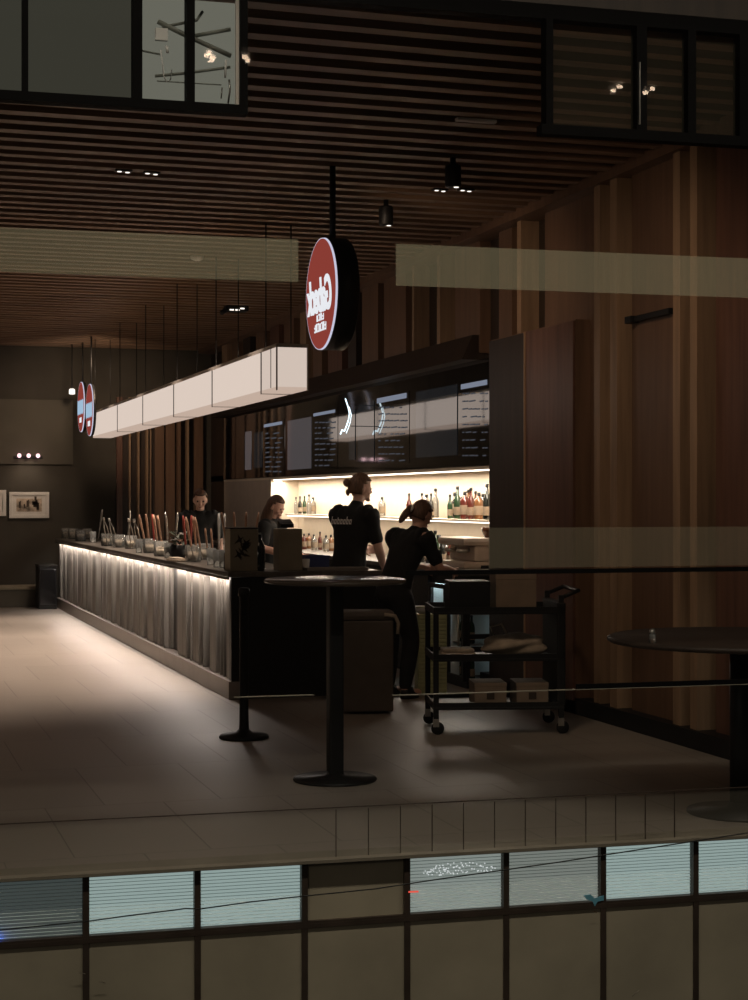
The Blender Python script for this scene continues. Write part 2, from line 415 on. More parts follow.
# spandrel panels below
for i in range(len(mull)-1):
    u0, u1 = mull[i], mull[i+1]
    if u0 not in wlab: continue
    s0, s1 = su(u0), su(u1)
    b = MB(); fbox(b, s0+.012, s1-.012, -.75, ZB-.012, .0, .03, M['facade'])
    o = b.build('wall_front_panel'); tag(o, 'grey brown blank panel below the spandrel windows', 'wall panel', 'blank facade panels', 'structure')
for a0, a1 in ((-3.4, su(-27)-.012), (su(786)+.012, 3.4)):
    b = MB(); fbox(b, a0, a1, -.75, ZS-.007, .0, .03, M['facade']); o = b.build('wall_front_panel'); tag(o, 'grey brown facade panel running on past the window row', 'wall panel', 'facade panels past the windows', 'structure')
b = MB()
for u0 in mull[1:-1]: fbox(b, su(u0)-.012, su(u0)+.012, -.75, ZS-.007, -.006, .035, M['facade_frame'])
fbox(b, su(-100), su(860), ZB-.013, ZB+.004, -.007, .035, M['facade_frame'])
for u0 in mull[1:-1]: fbox(b, su(u0)-.004, su(u0)+.004, ZB, ZS-.007, .035, .112, M['facade_frame'])
tag(b.build('trim_7'), 'brown mullions and transom of the lower facade', 'mullions', kind='structure')
b = MB(); fbox(b, -3.4, 3.4, ZS, ZS+.012, -.03, .14, M['sill']); fbox(b, -3.4, 3.4, -.75, ZS, .112, .14, M['black'])
tag(b.build('trim_8'), 'thin grey sill along the foot of the glazing', 'sill', kind='structure')
# tinted strip with fine uprights above the sill
w = thing('window_%d' % wn, 'low tinted glass strip with fine uprights above the sill', 'window', kind='structure'); wn += 1
b = MB(); fbox(b, -3.4, 3.4, ZS+.012, .392, .02, .023, M['tint']); b.build('pane', None, w)
b = MB()
for q in range(12):
    s = su(337)+q*.1315
    fbox(b, s-.0013, s+.0013, ZS+.012, .385, .015, .02, M['facade_frame'])
fbox(b, -3.4, 3.4, .391, .394, .015, .023, M['facade_frame'])
b.build('window_frame', None, w)
# upper transom windows
ZTT = 3.545
up = thing('window_%d' % wn, 'high grey green transom windows looking into a plant room', 'window', kind='structure'); wn += 1
b = MB()
for uc, wd in ((25, .022), (137, .036), (190, .032), (243, .03)): fbox(b, su(uc)-wd/2, su(uc)+wd/2, ZT, ZTT, -.02, .04, M['frame_black'])
fbox(b, -3.4, su(247), ZT-.035, ZT, -.02, .04, M['frame_black']); fbox(b, -3.4, su(247), ZTT, ZTT+.06, -.02, .04, M['frame_black'])
b.build('window_frame', None, up)
b = MB(); fbox(b, su(236), su(239.5), ZT, ZTT, .0, .02, M['lightbox_rim']); o = b.build('jamb', None, up)
b = MB(); fbox(b, -3.4, su(137), ZT, ZTT, .105, .11, M['plant_dim']); fbox(b, su(137), su(247), ZT, ZTT, .105, .11, M['plant_bright']); b.build('back_panel', None, up)
b = MB(); fbox(b, -3.4, su(243), ZT, ZTT, .02, .024, M['glass']); b.build('pane', None, up)
def fp(u, v, n): return fac(su(u), zf(u, v)+(.002 if n > .1 else 0), n*.33 if n > .1 else n)
t = thing('pipe_bracket', 'dark crossed pipes seen through the high transom window', 'pipes')
b = MB(); b.tube([fp(160, 17, .2), fp(186, 30, .2), fp(234, 52, .2)], .010, M['duct']); b.build('pipe', None, t)
b = MB(); b.tube([fp(165, 22, .24), fp(200, 15, .24), fp(206, 6, .24)], .006, M['duct']); b.build('pipe', None, t)
b = MB(); b.tube([fp(195, 31, .25), fp(234, 24, .25)], .008, M['duct']); b.build('pipe', None, t)
b = MB(); b.tube([fp(138, 44, .26), fp(163, 49, .26)], .004, M['duct']); b.tube([fp(158, 71, .26), fp(190, 68, .26), fp(234, 62, .26)], .006, M['duct']); b.tube([fp(160, 76, .26), fp(225, 80, .26)], .0025, M['duct']); b.build('pipe', None, t)
b = MB(); b.box((-.024, -.01, -.024), (.024, .01, .024), M['white'], .003); o = b.build('junction_box', None, None, fp(163.5, 31, .18)); o.rotation_euler = (0, 0, math.atan2(FT.y, FT.x)); tag(o, 'small white junction box behind the high transom window', 'box')
b = MB(); b.tube([fp(163, 46, .2), fp(165, 60, .2), fp(166, 72, .2), fp(169, 78, .2), fp(173, 76, .2), fp(174, 66, .2)], .0026, M['white'], 6); b.tube([fp(169, 42, .2), fp(170, 49, .2)], .006, M['white'], 6)
tag(b.build('cable_loop'), 'pale looped cable hanging below the white junction box', 'cable')
b = MB(); b.tube([fp(229, 56, .2), fp(228, 74, .2)], .0045, M['white'], 6); b.tube([fp(232, 76, .2), fp(233, 86, .2), fp(231, 100, .2)], .004, M['steel'], 6); b.tube([fp(225, 84, .2), fp(224, 95, .2)], .003, M['steel'], 6)
tag(b.build('tool_hook'), 'small pale pipe fittings beside the transom jamb', 'fitting')
up2 = thing('window_%d' % wn, 'dark high transom windows above the brown side wall', 'window', kind='structure'); wn += 1
b = MB()
for uc, wd in ((548, .03), (640, .045), (690, .036), (742, .04)): fbox(b, su(uc)-wd/2, su(uc)+wd/2, ZT, ZTT, -.02, .04, M['frame_black'])
fbox(b, su(540), su(850), ZT-.04, ZT, -.02, .04, M['frame_black']); fbox(b, su(247), su(850), ZTT, ZTT+.06, -.02, .04, M['frame_black'])
b.build('window_frame', None, up2)
b = MB(); fbox(b, su(548), su(850), ZT, ZTT, .02, .024, M['tint_dark']); b.build('pane', None, up2)
b = MB(); fbox(b, su(636.5), su(637.6), ZT+.02, ZTT-.15, -.03, -.021, M['steel']); b.build('edge_strip', None, up2)
b = MB(); fbox(b, -8, 5, ZTT+.06, 4.4, -.02, .1, M['wood_dark']); tag(b.build('wall_front'), 'dark fascia above the transom windows', 'wall', kind='structure')
# clear glazing; hazy strips stand in for bands reflected in it
gl = thing('window_%d' % wn, 'tall clear glazing with hazy reflected bands, between viewer and bar', 'window', kind='structure'); wn += 1
b = MB(); b.prism([fac(-3.4, ZS+.012, -.026), fac(3.4, ZS+.012, -.026), fac(3.4, ZS+.012, -.022), fac(-3.4, ZS+.012, -.022)], (0, 0, ZTT-ZS), M['glass']); b.build('pane', None, gl)
b = MB(); fbox(b, -3.4, su(300), 2.452, 2.618, .03, .032, M['band']); o = b.build('reflected_band', None, gl)
b = MB(); fbox(b, su(398), su(830), 2.452, 2.618, .03, .032, M['band']); o = b.build('reflected_band', None, gl)
b = MB(); fbox(b, su(491), su(830), 1.325, 1.488, .03, .032, M['band_low']); o = b.build('reflected_band', None, gl)
b = MB(); fbox(b, su(395), su(830), .822, .8252, .03, .045, M['pale_reflection']); fbox(b, su(580), su(830), .8253, .845, .03, .045, M['frame_black']); b.build('reflected_line', None, gl)  # lines reflected from the building opposite, built as thin bars
b = MB(); fbox(b, su(236), su(316), .834, .837, .03, .045, M['pale_reflection']); b.build('reflected_line', None, gl)
b = MB(); fbox(b, su(408), su(830), 1.30, 1.318, .03, .045, M['frame_black']); b.build('reflected_line', None, gl)
# wire in front of the facade
wp = [(-60, 938), (0, 930), (90, 921), (130, 915.5), (175, 910), (185, 908.5), (200, 909), (250, 902), (305, 896), (374, 889), (440, 879), (504, 870), (560, 862), (640, 849.5), (689, 842), (760, 831), (860, 816)]
b = MB(); b.tube([pt(u, v, 5.6+.0006*(u)) for u, v in wp], .0024, M['wire'], 6)
tag(b.build('overhead_wire'), 'thin black wire strung across the row of lit windows', 'wire')
# marks on the lower panes
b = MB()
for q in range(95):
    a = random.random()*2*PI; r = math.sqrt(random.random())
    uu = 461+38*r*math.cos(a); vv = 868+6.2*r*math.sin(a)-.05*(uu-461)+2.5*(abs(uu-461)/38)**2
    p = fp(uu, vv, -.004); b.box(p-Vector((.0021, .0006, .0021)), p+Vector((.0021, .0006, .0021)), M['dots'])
tag(b.build('reflected_dots'), 'cluster of tiny white reflected dots on the grey window', 'lights', kind='stuff')  # reflections built as glowing specks, no lamps on the pane
b = MB(); b.prism([fp(u, v, -.005) for u, v in ((583, 895), (590, 894), (594, 898), (603, 895), (603, 900), (597, 901), (594, 906), (592, 901), (586, 899))], FN*-.003, M['cyan_mark'])
tag(b.build('bird_reflection'), 'small cyan bird shaped reflection in the window corner', 'reflection')  # reflected mark built as a flat coloured shape
b = MB(); b.tube([fp(408, 891.6, -.006), fp(418, 891.2, -.006)], .0035, M['red_mark'], 6)
tag(b.build('indicator_light'), 'small red light at the edge of the dotted window', 'light')
for (u, v, l) in ((83, 971, 'short pale scratch on the mullion below the first teal window'), (103, 980, 'pale scratch on the blank panel under the first teal window'), (635, 995, 'pale scratch at the bottom of the right blank panels'), (593, 910, 'tiny amber dot under the cyan bird mark')):
    b = MB(); b.tube([fp(u-5 if u != 593 else u-1, v, -.02), fp(u+2, v+1.5 if u != 635 else v-6, -.02)], .0014, M['sill'] if u != 593 else M['bottle_amber'], 6)
    tag(b.build('scratch_mark'), l, 'mark')
# ------------------------------------------------------------------ bar counter
BX = 2.87; BY0 = 12.95; BY1 = 24.9; BH = 1.022
bar = thing('bar_counter', 'long bar counter with lit fluted front and dark end', 'bar counter')
b = MB()
b.box((BX+.08, BY0+.02, 0), (BX+.70, BY1, BH-.045), M['bar_end'])
b.box((BX+.70, BY0+.02, 0), (4.08, BY0+.60, BH-.045), M['bar_end'])
b.box((BX-.01, BY0, 0), (BX+.08, BY0+.07, BH-.045), M['bar_end'])
b.build('body', None, bar)
b = MB()
b.box((BX-.04, BY0-.03, BH-.04), (BX+.74, BY1+.03, BH), M['counter_top'], .006)
b.box((BX+.741, BY0-.03, BH-.04), (4.12, BY0+.64, BH), M['counter_top'], .006)
b.box((BX-.045, BY0-.03, BH-.062), (BX-.032, BY1+.03, BH-.0405), M['counter_top']); b.build('worktop', None, bar)
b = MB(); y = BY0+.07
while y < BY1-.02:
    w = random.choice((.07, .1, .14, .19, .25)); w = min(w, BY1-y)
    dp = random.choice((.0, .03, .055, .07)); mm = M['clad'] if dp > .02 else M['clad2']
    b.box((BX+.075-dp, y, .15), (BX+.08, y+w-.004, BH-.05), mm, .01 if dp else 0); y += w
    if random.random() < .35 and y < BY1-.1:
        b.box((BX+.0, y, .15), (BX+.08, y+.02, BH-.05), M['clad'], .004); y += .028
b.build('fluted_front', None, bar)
b = MB(); b.box((BX-.03, BY0, 0), (BX+.075, BY1, .148), M['plinth'], .004); b.build('plinth', None, bar)
b = MB(); b.box((BX-.028, BY0+.1, BH-.048), (BX-.016, BY1-.05, BH-.0405), M['led_bar']); b.build('led_strip', None, bar)
# light reaching down the fluted front from the strip
def area(name, loc, rot, sx, sy, en, col, spread=None):
    l = bpy.data.lights.new(name, 'AREA'); l.shape = 'RECTANGLE'; l.size = sx; l.size_y = sy; l.energy = en; l.color = col
    if spread: l.spread = spread
    o = bpy.data.objects.new(name, l); COL.objects.link(o); o.location = loc; o.rotation_euler = rot; return o
def spot(name, loc, target, en, col, ang, blend=.6, r=.04):
    l = bpy.data.lights.new(name, 'SPOT'); l.energy = en; l.color = col; l.spot_size = math.radians(ang); l.spot_blend = blend; l.shadow_soft_size = r
    o = bpy.data.objects.new(name, l); COL.objects.link(o); o.location = loc
    o.rotation_euler = (Vector(target)-Vector(loc)).to_track_quat('-Z', 'Y').to_euler(); return o
# ------------------------------------------------------------------ pendant light box
LX = 3.3; LZ0 = 2.505; LZ1 = 2.89; LY0 = 13.2; LY1 = 24.3; LW = .26
lb = thing('pendant_light_box', 'long glowing white light box hung over the bar', 'lamp', (LX, LY0, LZ0))
mods = [0, .55]+[.55+2.04*(q+1) for q in range(5)]; mods[-1] = LY1-LY0
for q in range(len(mods)-1):
    a_, c_ = mods[q]+.012, mods[q+1]-.012
    b = MB(); b.box((0, a_, .03), (LW, c_, LZ1-LZ0-.03), M['lightbox'] if q else M['lightbox_end']); b.build('light_panel', None, lb)
b = MB()
b.box((.0, .015, .004), (LW, LY1-LY0-.01, .029), M['lightbox_under'])
for z0, z1 in ((.004, .004), (LZ1-LZ0-.03, LZ1-LZ0)):
    if z1 == z0: continue
    b.box((-.008, 0, z0), (LW+.008, LY1-LY0, z1), M['lightbox_rim'])
b.build('rim', None, lb)
b = MB()
for q in mods:
    if q == 0:
        for x_, w_ in ((-.006, .01), (LW-.004, .01)): b.box((x_, -.004, .0), (x_+w_, .012, LZ1-LZ0), M['lightbox_rim'])
    else: b.box((-.006, q-.008, .0), (LW+.006, q+.008, LZ1-LZ0), M['dark_metal'])
for y_ in (.2,): b.box((-.004, y_, .03), (.0, y_+.01, LZ1-LZ0-.03), M['dark_metal'])
d_o = b.build('divider', None, lb); d_o['kind'] = 'stuff'
for q in mods[1:]:
    for xo in (.02, LW-.02):
        b = MB(); b.tube([(xo, q-.08, LZ1-LZ0), (xo, q-.08, CEIL-LZ0)], .006, M['black'], 6); b.build('suspension_rod', None, lb)
# ------------------------------------------------------------------ round signs
def glyphs(s, b, x, rows):
    """two lines of tiny lettering too small to read: rows of short upright strokes"""
    for z, n, w, h in rows:
        for q in range(n):
            yy = -w/2 + w*(q+.5)/n
            b.box((x-.004, yy-.3*w/n, z-h/2), (x, yy-.12*w/n, z+h/2), M['sign_white'])
            b.box((x-.004, yy-.3*w/n, z+h*(.5 if q % 3 else .1)-.006), (x, yy+.33*w/n, z+h*(.5 if q % 3 else .1)+.006), M['sign_white'])
            b.box((x-.004, yy-.3*w/n, z-h/2), (x, yy+.33*w/n, z-h/2+.012), M['sign_white'])
            if q % 2: b.box((x-.004, yy+.15*w/n, z-h/2), (x, yy+.33*w/n, z+h/2), M['sign_white'])
def script_text(name, txt, size, m, parent, loc):
    c = bpy.data.curves.new(name, 'FONT'); c.body = txt; c.size = size; c.extrude = .003; c.offset = size*.03; c.shear = .25
    c.align_x = 'CENTER'; c.align_y = 'CENTER'; c.space_character = .86; c.materials.append(m)
    o = bpy.data.objects.new(name, c); COL.objects.link(o); o.parent = parent; o.location = loc
    # seen from the -X side the words read back to front, as in the photograph
    me = bpy.data.meshes.new_from_object(o); bpy.data.objects.remove(o)
    me.transform(Matrix(((0, 0, 1, 0), (1, 0, 0, 0), (0, 1, 0, 0), (0, 0, 0, 1))))
    w0 = max(v.co.y for v in me.vertices)-min(v.co.y for v in me.vertices)
    for v in me.vertices: v.co.y *= .64/w0; v.co.z *= 1.75
    o = bpy.data.objects.new(name, me); COL.objects.link(o); o.parent = parent; o.location = loc
    return o
def sign(lab, c, R, th, blue, rod=True):
    t = thing('round_sign', lab, 'sign', c, group='round red signs hung over the bar')
    b = MB(); b.lathe([(R*.9, -.0), (R, .01), (R, th-.01), (R*.97, th)], (0, 0, 0), M['black'], 64, axis='X'); b.build('drum', None, t)
    b = MB(); b.lathe([(R*.001, -.004), (R*.982, -.004), (R*.982, .001), (R*.001, .001)], (0, 0, 0), M['sign_red'], 64, axis='X', cap=False); b.build('face', None, t)
    b = MB(); b.lathe([(R*.982, -.004), (R*.995, -.004), (R*1.0, .018), (R*.982, .018)], (0, 0, 0), M['sign_ring'], 64, axis='X', cap=False); b.build('rim', None, t)
    if blue:
        b = MB(); b.lathe([(R*.001, 0), (R*.5, 0)], (0, 0, 0), M['sign_blue'], 8, axis='X', cap=False); b.bm.clear(); b.mats = []
        pts = []
        for q in range(25):
            yy = -R*.86+2*R*.86*q/24; pts.append(Vector((-.010, yy, .24*R+.05*R*math.sin(q*1.9))))
        for q in range(24, -1, -1):
            yy = -R*.86+2*R*.86*q/24; pts.append(Vector((-.010, yy, -.26*R+.05*R*math.sin(q*2.3))))
        b.prism(pts, (.004, 0, 0), M['sign_blue']); b.box((-.010, -R*.3, -.62*R), (-.006, R*.3, -.42*R), M['sign_white']); b.build('emblem', None, t)
    else:
        script_text('lettering', 'Gabeck', .19, M['sign_white'], t, (-.008, 0, -.02))
        for rw in ((-.165, 4, .20, .045), (-.235, 7, .32, .055)): b = MB(); glyphs(t, b, -.004, (rw,)); b.build('small_lettering', None, t)
    b = MB(); b.tube([(th/2, 0, R-.01), (th/2, 0, CEIL-c[2])], .022 if not blue else .012, M['black'], 10); b.build('hanging_rod', None, t)
    return t
c = pt(321, 294, 11.6); sign('large round red sign with white back to front script on a black drum', c, .393, .17, False)
c = pt(81, 407, 24.6); sign('far round red sign with pale blue middle, left of the pair', c, .375, .05, True)
c = pt(89.5, 410, 23.7); sign('far round red sign with pale blue middle, nearer the light box', c, .375, .05, True)
# ------------------------------------------------------------------ ceiling fixtures
def ceil_pt(u, v): return onZ(u, v, CEIL) if v > 500 else pt(u, v, (CEIL-CH)*F/(500-v))
def spotcan():
    t = thing('ceiling_spotlight', '', 'spotlight', group='black ceiling spotlights')
    b = MB(); b.lathe([(.02, 0), (.02, -.05), (.05, -.05), (.056, -.06), (.056, -.19), (.05, -.2)], (0, 0, 0), M['black'], 20); b.build('housing', None, t)
    b = MB(); b.lathe([(.001, -.2005), (.018, -.2005), (.018, -.203), (.001, -.203)], (.02, -.01, 0), M['glint'], 12, cap=False); b.build('lamp', None, t)
    return t
first_or_copy('can', spotcan, ceil_pt(386, 200)-Vector((0, 0, 0)), 'black ceiling spotlight beside the large round sign')
first_or_copy('can', spotcan, ceil_pt(453, 158)-Vector((0, 0, 0)), 'black ceiling spotlight nearer the dark transom windows')
def gl2():
    t = thing('recessed_downlight', '', 'downlight', group='tiny twin recessed downlights')
    b = MB(); b.box((-.06, -.03, -.012), (.06, .03, .0), M['black'], .004); b.build('housing', None, t)
    for q in (-.03, .03):
        b = MB(); b.lathe([(.001, -.0125), (.016, -.0125), (.016, -.016), (.001, -.016)], (q, q*.3, 0), M['glint'], 10, cap=False); b.build('lamp', None, t)
    return t
for u, v, l in ((123.5, 170, 'tiny twin downlight in the slats, left of its neighbour'), (151.5, 172, 'tiny twin downlight in the slats, right of its neighbour'), (440, 189, 'tiny twin downlight between the two black spotlights'), (466, 189, 'tiny twin downlight just past the nearer black spotlight')):
    first_or_copy('gl2', gl2, ceil_pt(u, v)-Vector((0, 0, .001)), l)
t = thing('ceiling_projector', 'black ceiling fixture with bright glints above the light box', 'light fixture', ceil_pt(236, 306))
b = MB(); b.box((-.14, -.1, -.07), (.14, .1, -.001), M['black'], .02); b.tube([(-.13, -.05, -.06), (-.2, -.08, -.1)], .03, M['black']); b.build('housing', None, t)
for q in (-.07, 0, .06):
    b = MB(); b.box((q-.03, -.108, -.068+.02*(q > 0)), (q+.02, -.1005, -.052+.02*(q > 0)), M['glint']); b.build('lamp', None, t)
b = MB(); b.lathe([(.02, 0), (.065, -.0), (.062, -.03), (.03, -.045)], ceil_pt(197, 256), M['white'], 20); tag(b.build('smoke_detector'), 'pale round smoke detector on the slatted ceiling', 'smoke detector')
p = ceil_pt(476, 119); b = MB(); b.box((p.x-.13, p.y-.025, CEIL-.02), (p.x+.13, p.y+.025, CEIL-.001), M['white'], .004)
o = b.build('ceiling_vent'); tag(o, 'pale narrow vent strip in the ceiling near the transom', 'vent')
p = pt(72, 394, 24.9); b = MB(); b.lathe([(.03, .08), (.045, .06), (.045, 0), (.03, -.005)], (0, 0, 0), M['glint'], 12); b.tube([(0, 0, .08), (0, 0, CEIL-p.z)], .01, M['black'], 6)
tag(b.build('hanging_lamp', loc=p), 'small bright lamp hanging beside the far red signs', 'lamp')
# ------------------------------------------------------------------ back bar
bb = thing('back_bar', 'lit cream back bar niche with glass shelf and worktop', 'back bar')
yA, yB = yX(489, WX)-.02, yX(271, WX)
b = MB(); b.box((RX+.27, yA-.3, NZ0), (RX+.299, yB, NZ1), M['niche']); b.box((WX, yB, NZ0), (RX+.299, yB+.03, NZ1), M['niche']); b.box((WX, yA-.32, NZ0), (RX+.299, yA-.3, NZ1), M['niche']); b.build('back_panel', None, bb)
b = MB(); b.box((WX-.0, yA-.3, NZ1), (RX+.299, YF, NZ1+.03), M['niche']); b.build('soffit', None, bb)
b = MB(); b.box((WX+.0, yB+.031, NZ0), (WX+.05, YF, NZ1-.001), M['cream']); b.build('side_panel', None, bb)
b = MB(); b.box((WX+.02, yA-.29, NZ1-.012), (WX+.04, yB-.05, NZ1-.001), M['led']); b.build('led_strip', None, bb)
b = MB(); b.box((WX+.14, yA-.29, 1.42-.03), (WX+.16, yB-.32, 1.42-.0205), M['led']); b.build('led_strip', None, bb)  # strip added to brighten the zone below the shelf
SH = 1.42
b = MB(); b.box((WX+.12, yA-.29, SH-.02), (RX+.265, yB-.3, SH), M['niche'], .003); b.build('shelf', None, bb)
b = MB(); b.box((WX-.4, yA-.3, NZ0-.04), (RX+.269, YF, NZ0-.0), M['counter_top'], .004); b.build('worktop', None, bb)
yG = yX(500, WX-.35)
# base cupboards run from far end to the fridge
yFr1 = yX(428, WX-.35)
b = MB(); b.box((WX-.35, yFr1, 0.0), (RX+.269, YF, NZ0-.041), M['bar_end']); b.build('base', None, bb)
# fridge under the worktop
yFr0 = yA-.28
fr = thing('bottle_fridge', 'under counter fridge with lit glass doors behind the cart', 'fridge', (WX-.35, yFr0, 0))
W = yFr1-.01-yFr0
b = MB(); b.box((.03, 0, .0), (.60, W, .06), M['black']); b.box((.03, 0, .86), (.60, W, .95), M['black']); b.box((.58, 0, .06), (.60, W, .86), M['fridge_light'])
b.box((.03, 0, .06), (.06, .02, .86), M['black']); b.box((.50, 0, .06), (.58, .02, .86), M['black']); b.box((.06, 0, .42), (.50, .02, .46), M['black']); b.box((.03, W-.02, .06), (.58, W, .86), M['black'])
b.box((.03, W/2-.01, .06), (.58, W/2+.01, .86), M['black']); b.build('body', None, fr)
b = MB()
b = MB(); b.box((.06, .005, .06), (.50, .009, .42), M['glass']); b.box((.06, .005, .46), (.50, .009, .86), M['glass']); o = b.build('end_pane', None, fr); o['kind'] = 'stuff'
for q_ in (W-.03, W/2-.02, W/2+.01): b = MB(); b.box((.04, q_, .065), (.58, q_+.01, .855), M['liner']); b.build('liner', None, fr)
for q_, r_ in ((.04, W/2-.04), (W/2+.04, W-.04)): b = MB(); b.box((.05, q_, .845), (.08, r_, .859), M['fridge_lamp']); b.build('lamp', None, fr)
b = MB(); b.box((.06, .03, .36), (.57, W-.03, .372), M['steel']); b.box((.06, .03, .62), (.57, W-.03, .632), M['steel']); b.build('shelf', None, fr)
for q in (0, 1):
    y0, y1 = q*W/2+.01, (q+1)*W/2-.01
    b = MB()
    for (a0, a1, c0, c1) in ((y0, y0+.05, .06, .86), (y1-.05, y1, .06, .86), (y0+.05, y1-.05, .06, .10), (y0+.05, y1-.05, .82, .86)): b.box((0, a0, c0), (.028, a1, c1), M['black'], .003)
    d = b.build('door', None, fr)
    b = MB(); b.box((.01, y0+.05, .10), (.014, y1-.05, .82), M['glass']); b.build('pane', None, d)
    b = MB(); b.tube([(-.03, y0+.03, .3), (-.03, y0+.03, .65)], .008, M['steel']); b.build('handle', None, d)
# ------------------------------------------------------------------ bottles
def bottle_maker(mt, kind, lab=True, cap=None):
    def make():
        t = thing('bottle', '', 'bottle')
        if kind == 'tall': pr = [(.001, 0), (.034, 0), (.036, .01), (.036, .17), (.03, .2), (.014, .235), (.012, .29), (.014, .30), (.001, .30)]
        elif kind == 'square': pr = [(.001, 0), (.042, 0), (.044, .01), (.044, .15), (.036, .175), (.015, .19), (.014, .225), (.001, .225)]
        elif kind == 'wine': pr = [(.001, 0), (.036, 0), (.037, .01), (.037, .18), (.028, .215), (.015, .24), (.014, .315), (.001, .315)]
        else: pr = [(.001, 0), (.028, 0), (.03, .01), (.03, .11), (.024, .135), (.012, .16), (.012, .2), (.001, .2)]
        b = MB(); b.lathe(pr, (0, 0, 0), M[mt], 16, cap=False); b.build('glass_body', None, t)
        top = pr[-1][1]; rr = pr[2][0]+.0008
        b = MB(); b.lathe([(.001, top-.02), (.016, top-.02), (.016, top+.012), (.001, top+.012)], (0, 0, 0), M[cap or 'black'], 12, cap=False); b.build('cap', None, t)
        if lab: b = MB(); b.lathe([(rr, .04), (rr, .12)], (0, 0, 0), M['label'], 16, cap=False); o = b.build('paper_label', None, t)
        return t
    return make
KM = {'gt': ('bottle_green', 'tall'), 'gw': ('bottle_green', 'wine'), 'bt': ('bottle_brown', 'tall'), 'rs': ('bottle_red', 'square'), 'as': ('bottle_amber', 'square'),
      'ct': ('bottle_clear', 'tall'), 'cs': ('bottle_clear', 'square'), 'dw': ('bottle_dark', 'wine'), 'ds': ('bottle_dark', 'small'), 'rt': ('bottle_red', 'tall'), 'at': ('bottle_amber', 'tall')}
KN = {'gt': 'green glass bottle', 'gw': 'tall green wine bottle', 'bt': 'brown glass bottle', 'rs': 'squat red liquor bottle', 'as': 'squat amber liquor bottle', 'ct': 'tall clear spirit bottle', 'cs': 'squat clear spirit bottle', 'dw': 'dark wine bottle', 'ds': 'small dark bottle', 'rt': 'tall red liquor bottle', 'at': 'tall amber bottle'}
def put_bottle(k, u, X, z, where, group, sc=1.0):
    mt, kd = KM[k]
    p = onX(u, 500, X); p.z = z
    return first_or_copy('b'+k, bottle_maker(mt, kd, lab=k not in ('ct',)), p, KN[k]+' '+where, random.random()*6, group, sc)
G1 = 'liquor bottles on the back bar shelf'
row = [(450, 'gt', .75), (455, 'ds', 1.2), (457.5, 'gw', .95), (462, 'cs', .9), (465, 'rs', 1.1), (468.5, 'at', .9), (471, 'rt', .95), (475.5, 'bt', .85), (479, 'as', 1.05), (483, 'cs', 1.0), (487, 'dw', 1.0)]
names = ['at the left of the right hand shelf cluster', 'beside the green wine bottle', 'standing among the shelf cluster', 'left of the red liquor bottles', 'in the middle of the shelf cluster', 'behind the squat red one', 'beside the brown bottle on the shelf', 'right of the red bottles on shelf', 'near the right end of the shelf', 'second from the cabinet on the shelf', 'next to the tall brown cabinet']
for i, (u, k, sc) in enumerate(row): put_bottle(k, u, WX+.2 if i % 2 == 0 else WX+.3, SH+.0005, names[i], G1, sc)
for i, (u, k, sc, l) in enumerate([(422, 'ct', .8, 'first in the faint group beside the ponytail'), (426.5, 'cs', 1, 'second in the faint group beside the ponytail'), (431, 'dw', .75, 'with dark cap above the lower bottles'), (435.5, 'ct', .95, 'tallest of the faint shelf group'),
        (409, 'rt', .8, 'just behind the ponytailed head'), (296, 'ct', .7, 'at the left of the small far shelf group'), (300, 'dw', .7, 'in the small far shelf group'), (304.5, 'gt', .75, 'in the far group near the bun haired worker'), (309, 'ct', .8, 'at the right of the small far shelf group'), (313, 'cs', .9, 'last of the far shelf group'), (382, 'cs', .9, 'behind the bun haired worker')]):
    put_bottle(k, u, WX+.22+.08*(i % 2), SH+.0005, l, G1, sc)
G2 = 'bottles standing on the back bar worktop'
for i, (u, k, sc, l) in enumerate([(421, 'ds', 1.2, 'leftmost on the worktop by the ponytailed worker'), (425, 'bt', .85, 'second on the worktop by the ponytailed worker'), (429, 'dw', .9, 'left of the pale clear worktop bottle'), (432.5, 'ct', .8, 'between dark bottles on the worktop'),
        (435.5, 'gw', .95, 'standing brightest green on the worktop'), (439, 'ds', 1.25, 'right of the bright green worktop bottle'), (442.5, 'dw', .8, 'centre of the worktop bottles'), (446, 'cs', .95, 'left of the beige machine'), (449.5, 'rt', .75, 'near the beige machine'), (453, 'ct', .75, 'touching the beige machine side'),
        (304, 'rs', .8, 'above the blue crate'), (309, 'as', .8, 'above the blue crate, second along'), (314, 'cs', .8, 'above the blue crate, third along'), (320, 'rt', .7, 'above the blue crate, fourth along'), (326, 'cs', .8, 'above the blue crate, nearest the worker'), (331, 'as', .8, 'just left of the bun haired worker')]):
    put_bottle(k, u, WX-.05+.12*(i % 2), NZ0+.0005, l, G2, sc)
G3 = 'bottles inside the lit fridge'
for r, z in enumerate((.3725, .0605)):
    for q in range(7):
        yy = .12+q*(W-.24)/6
        if abs(yy-W/2) < .06: continue
        o = first_or_copy('b'+('ds' if q % 2 else 'gt'), bottle_maker('bottle_green', 'tall'), Vector((WX-.35+.12, yFr0+yy, z)), KN['ds' if q % 2 else 'gt']+' %s in the lit fridge' % ('on the middle shelf', 'on the lowest shelf')[r], 0, G3, .8)
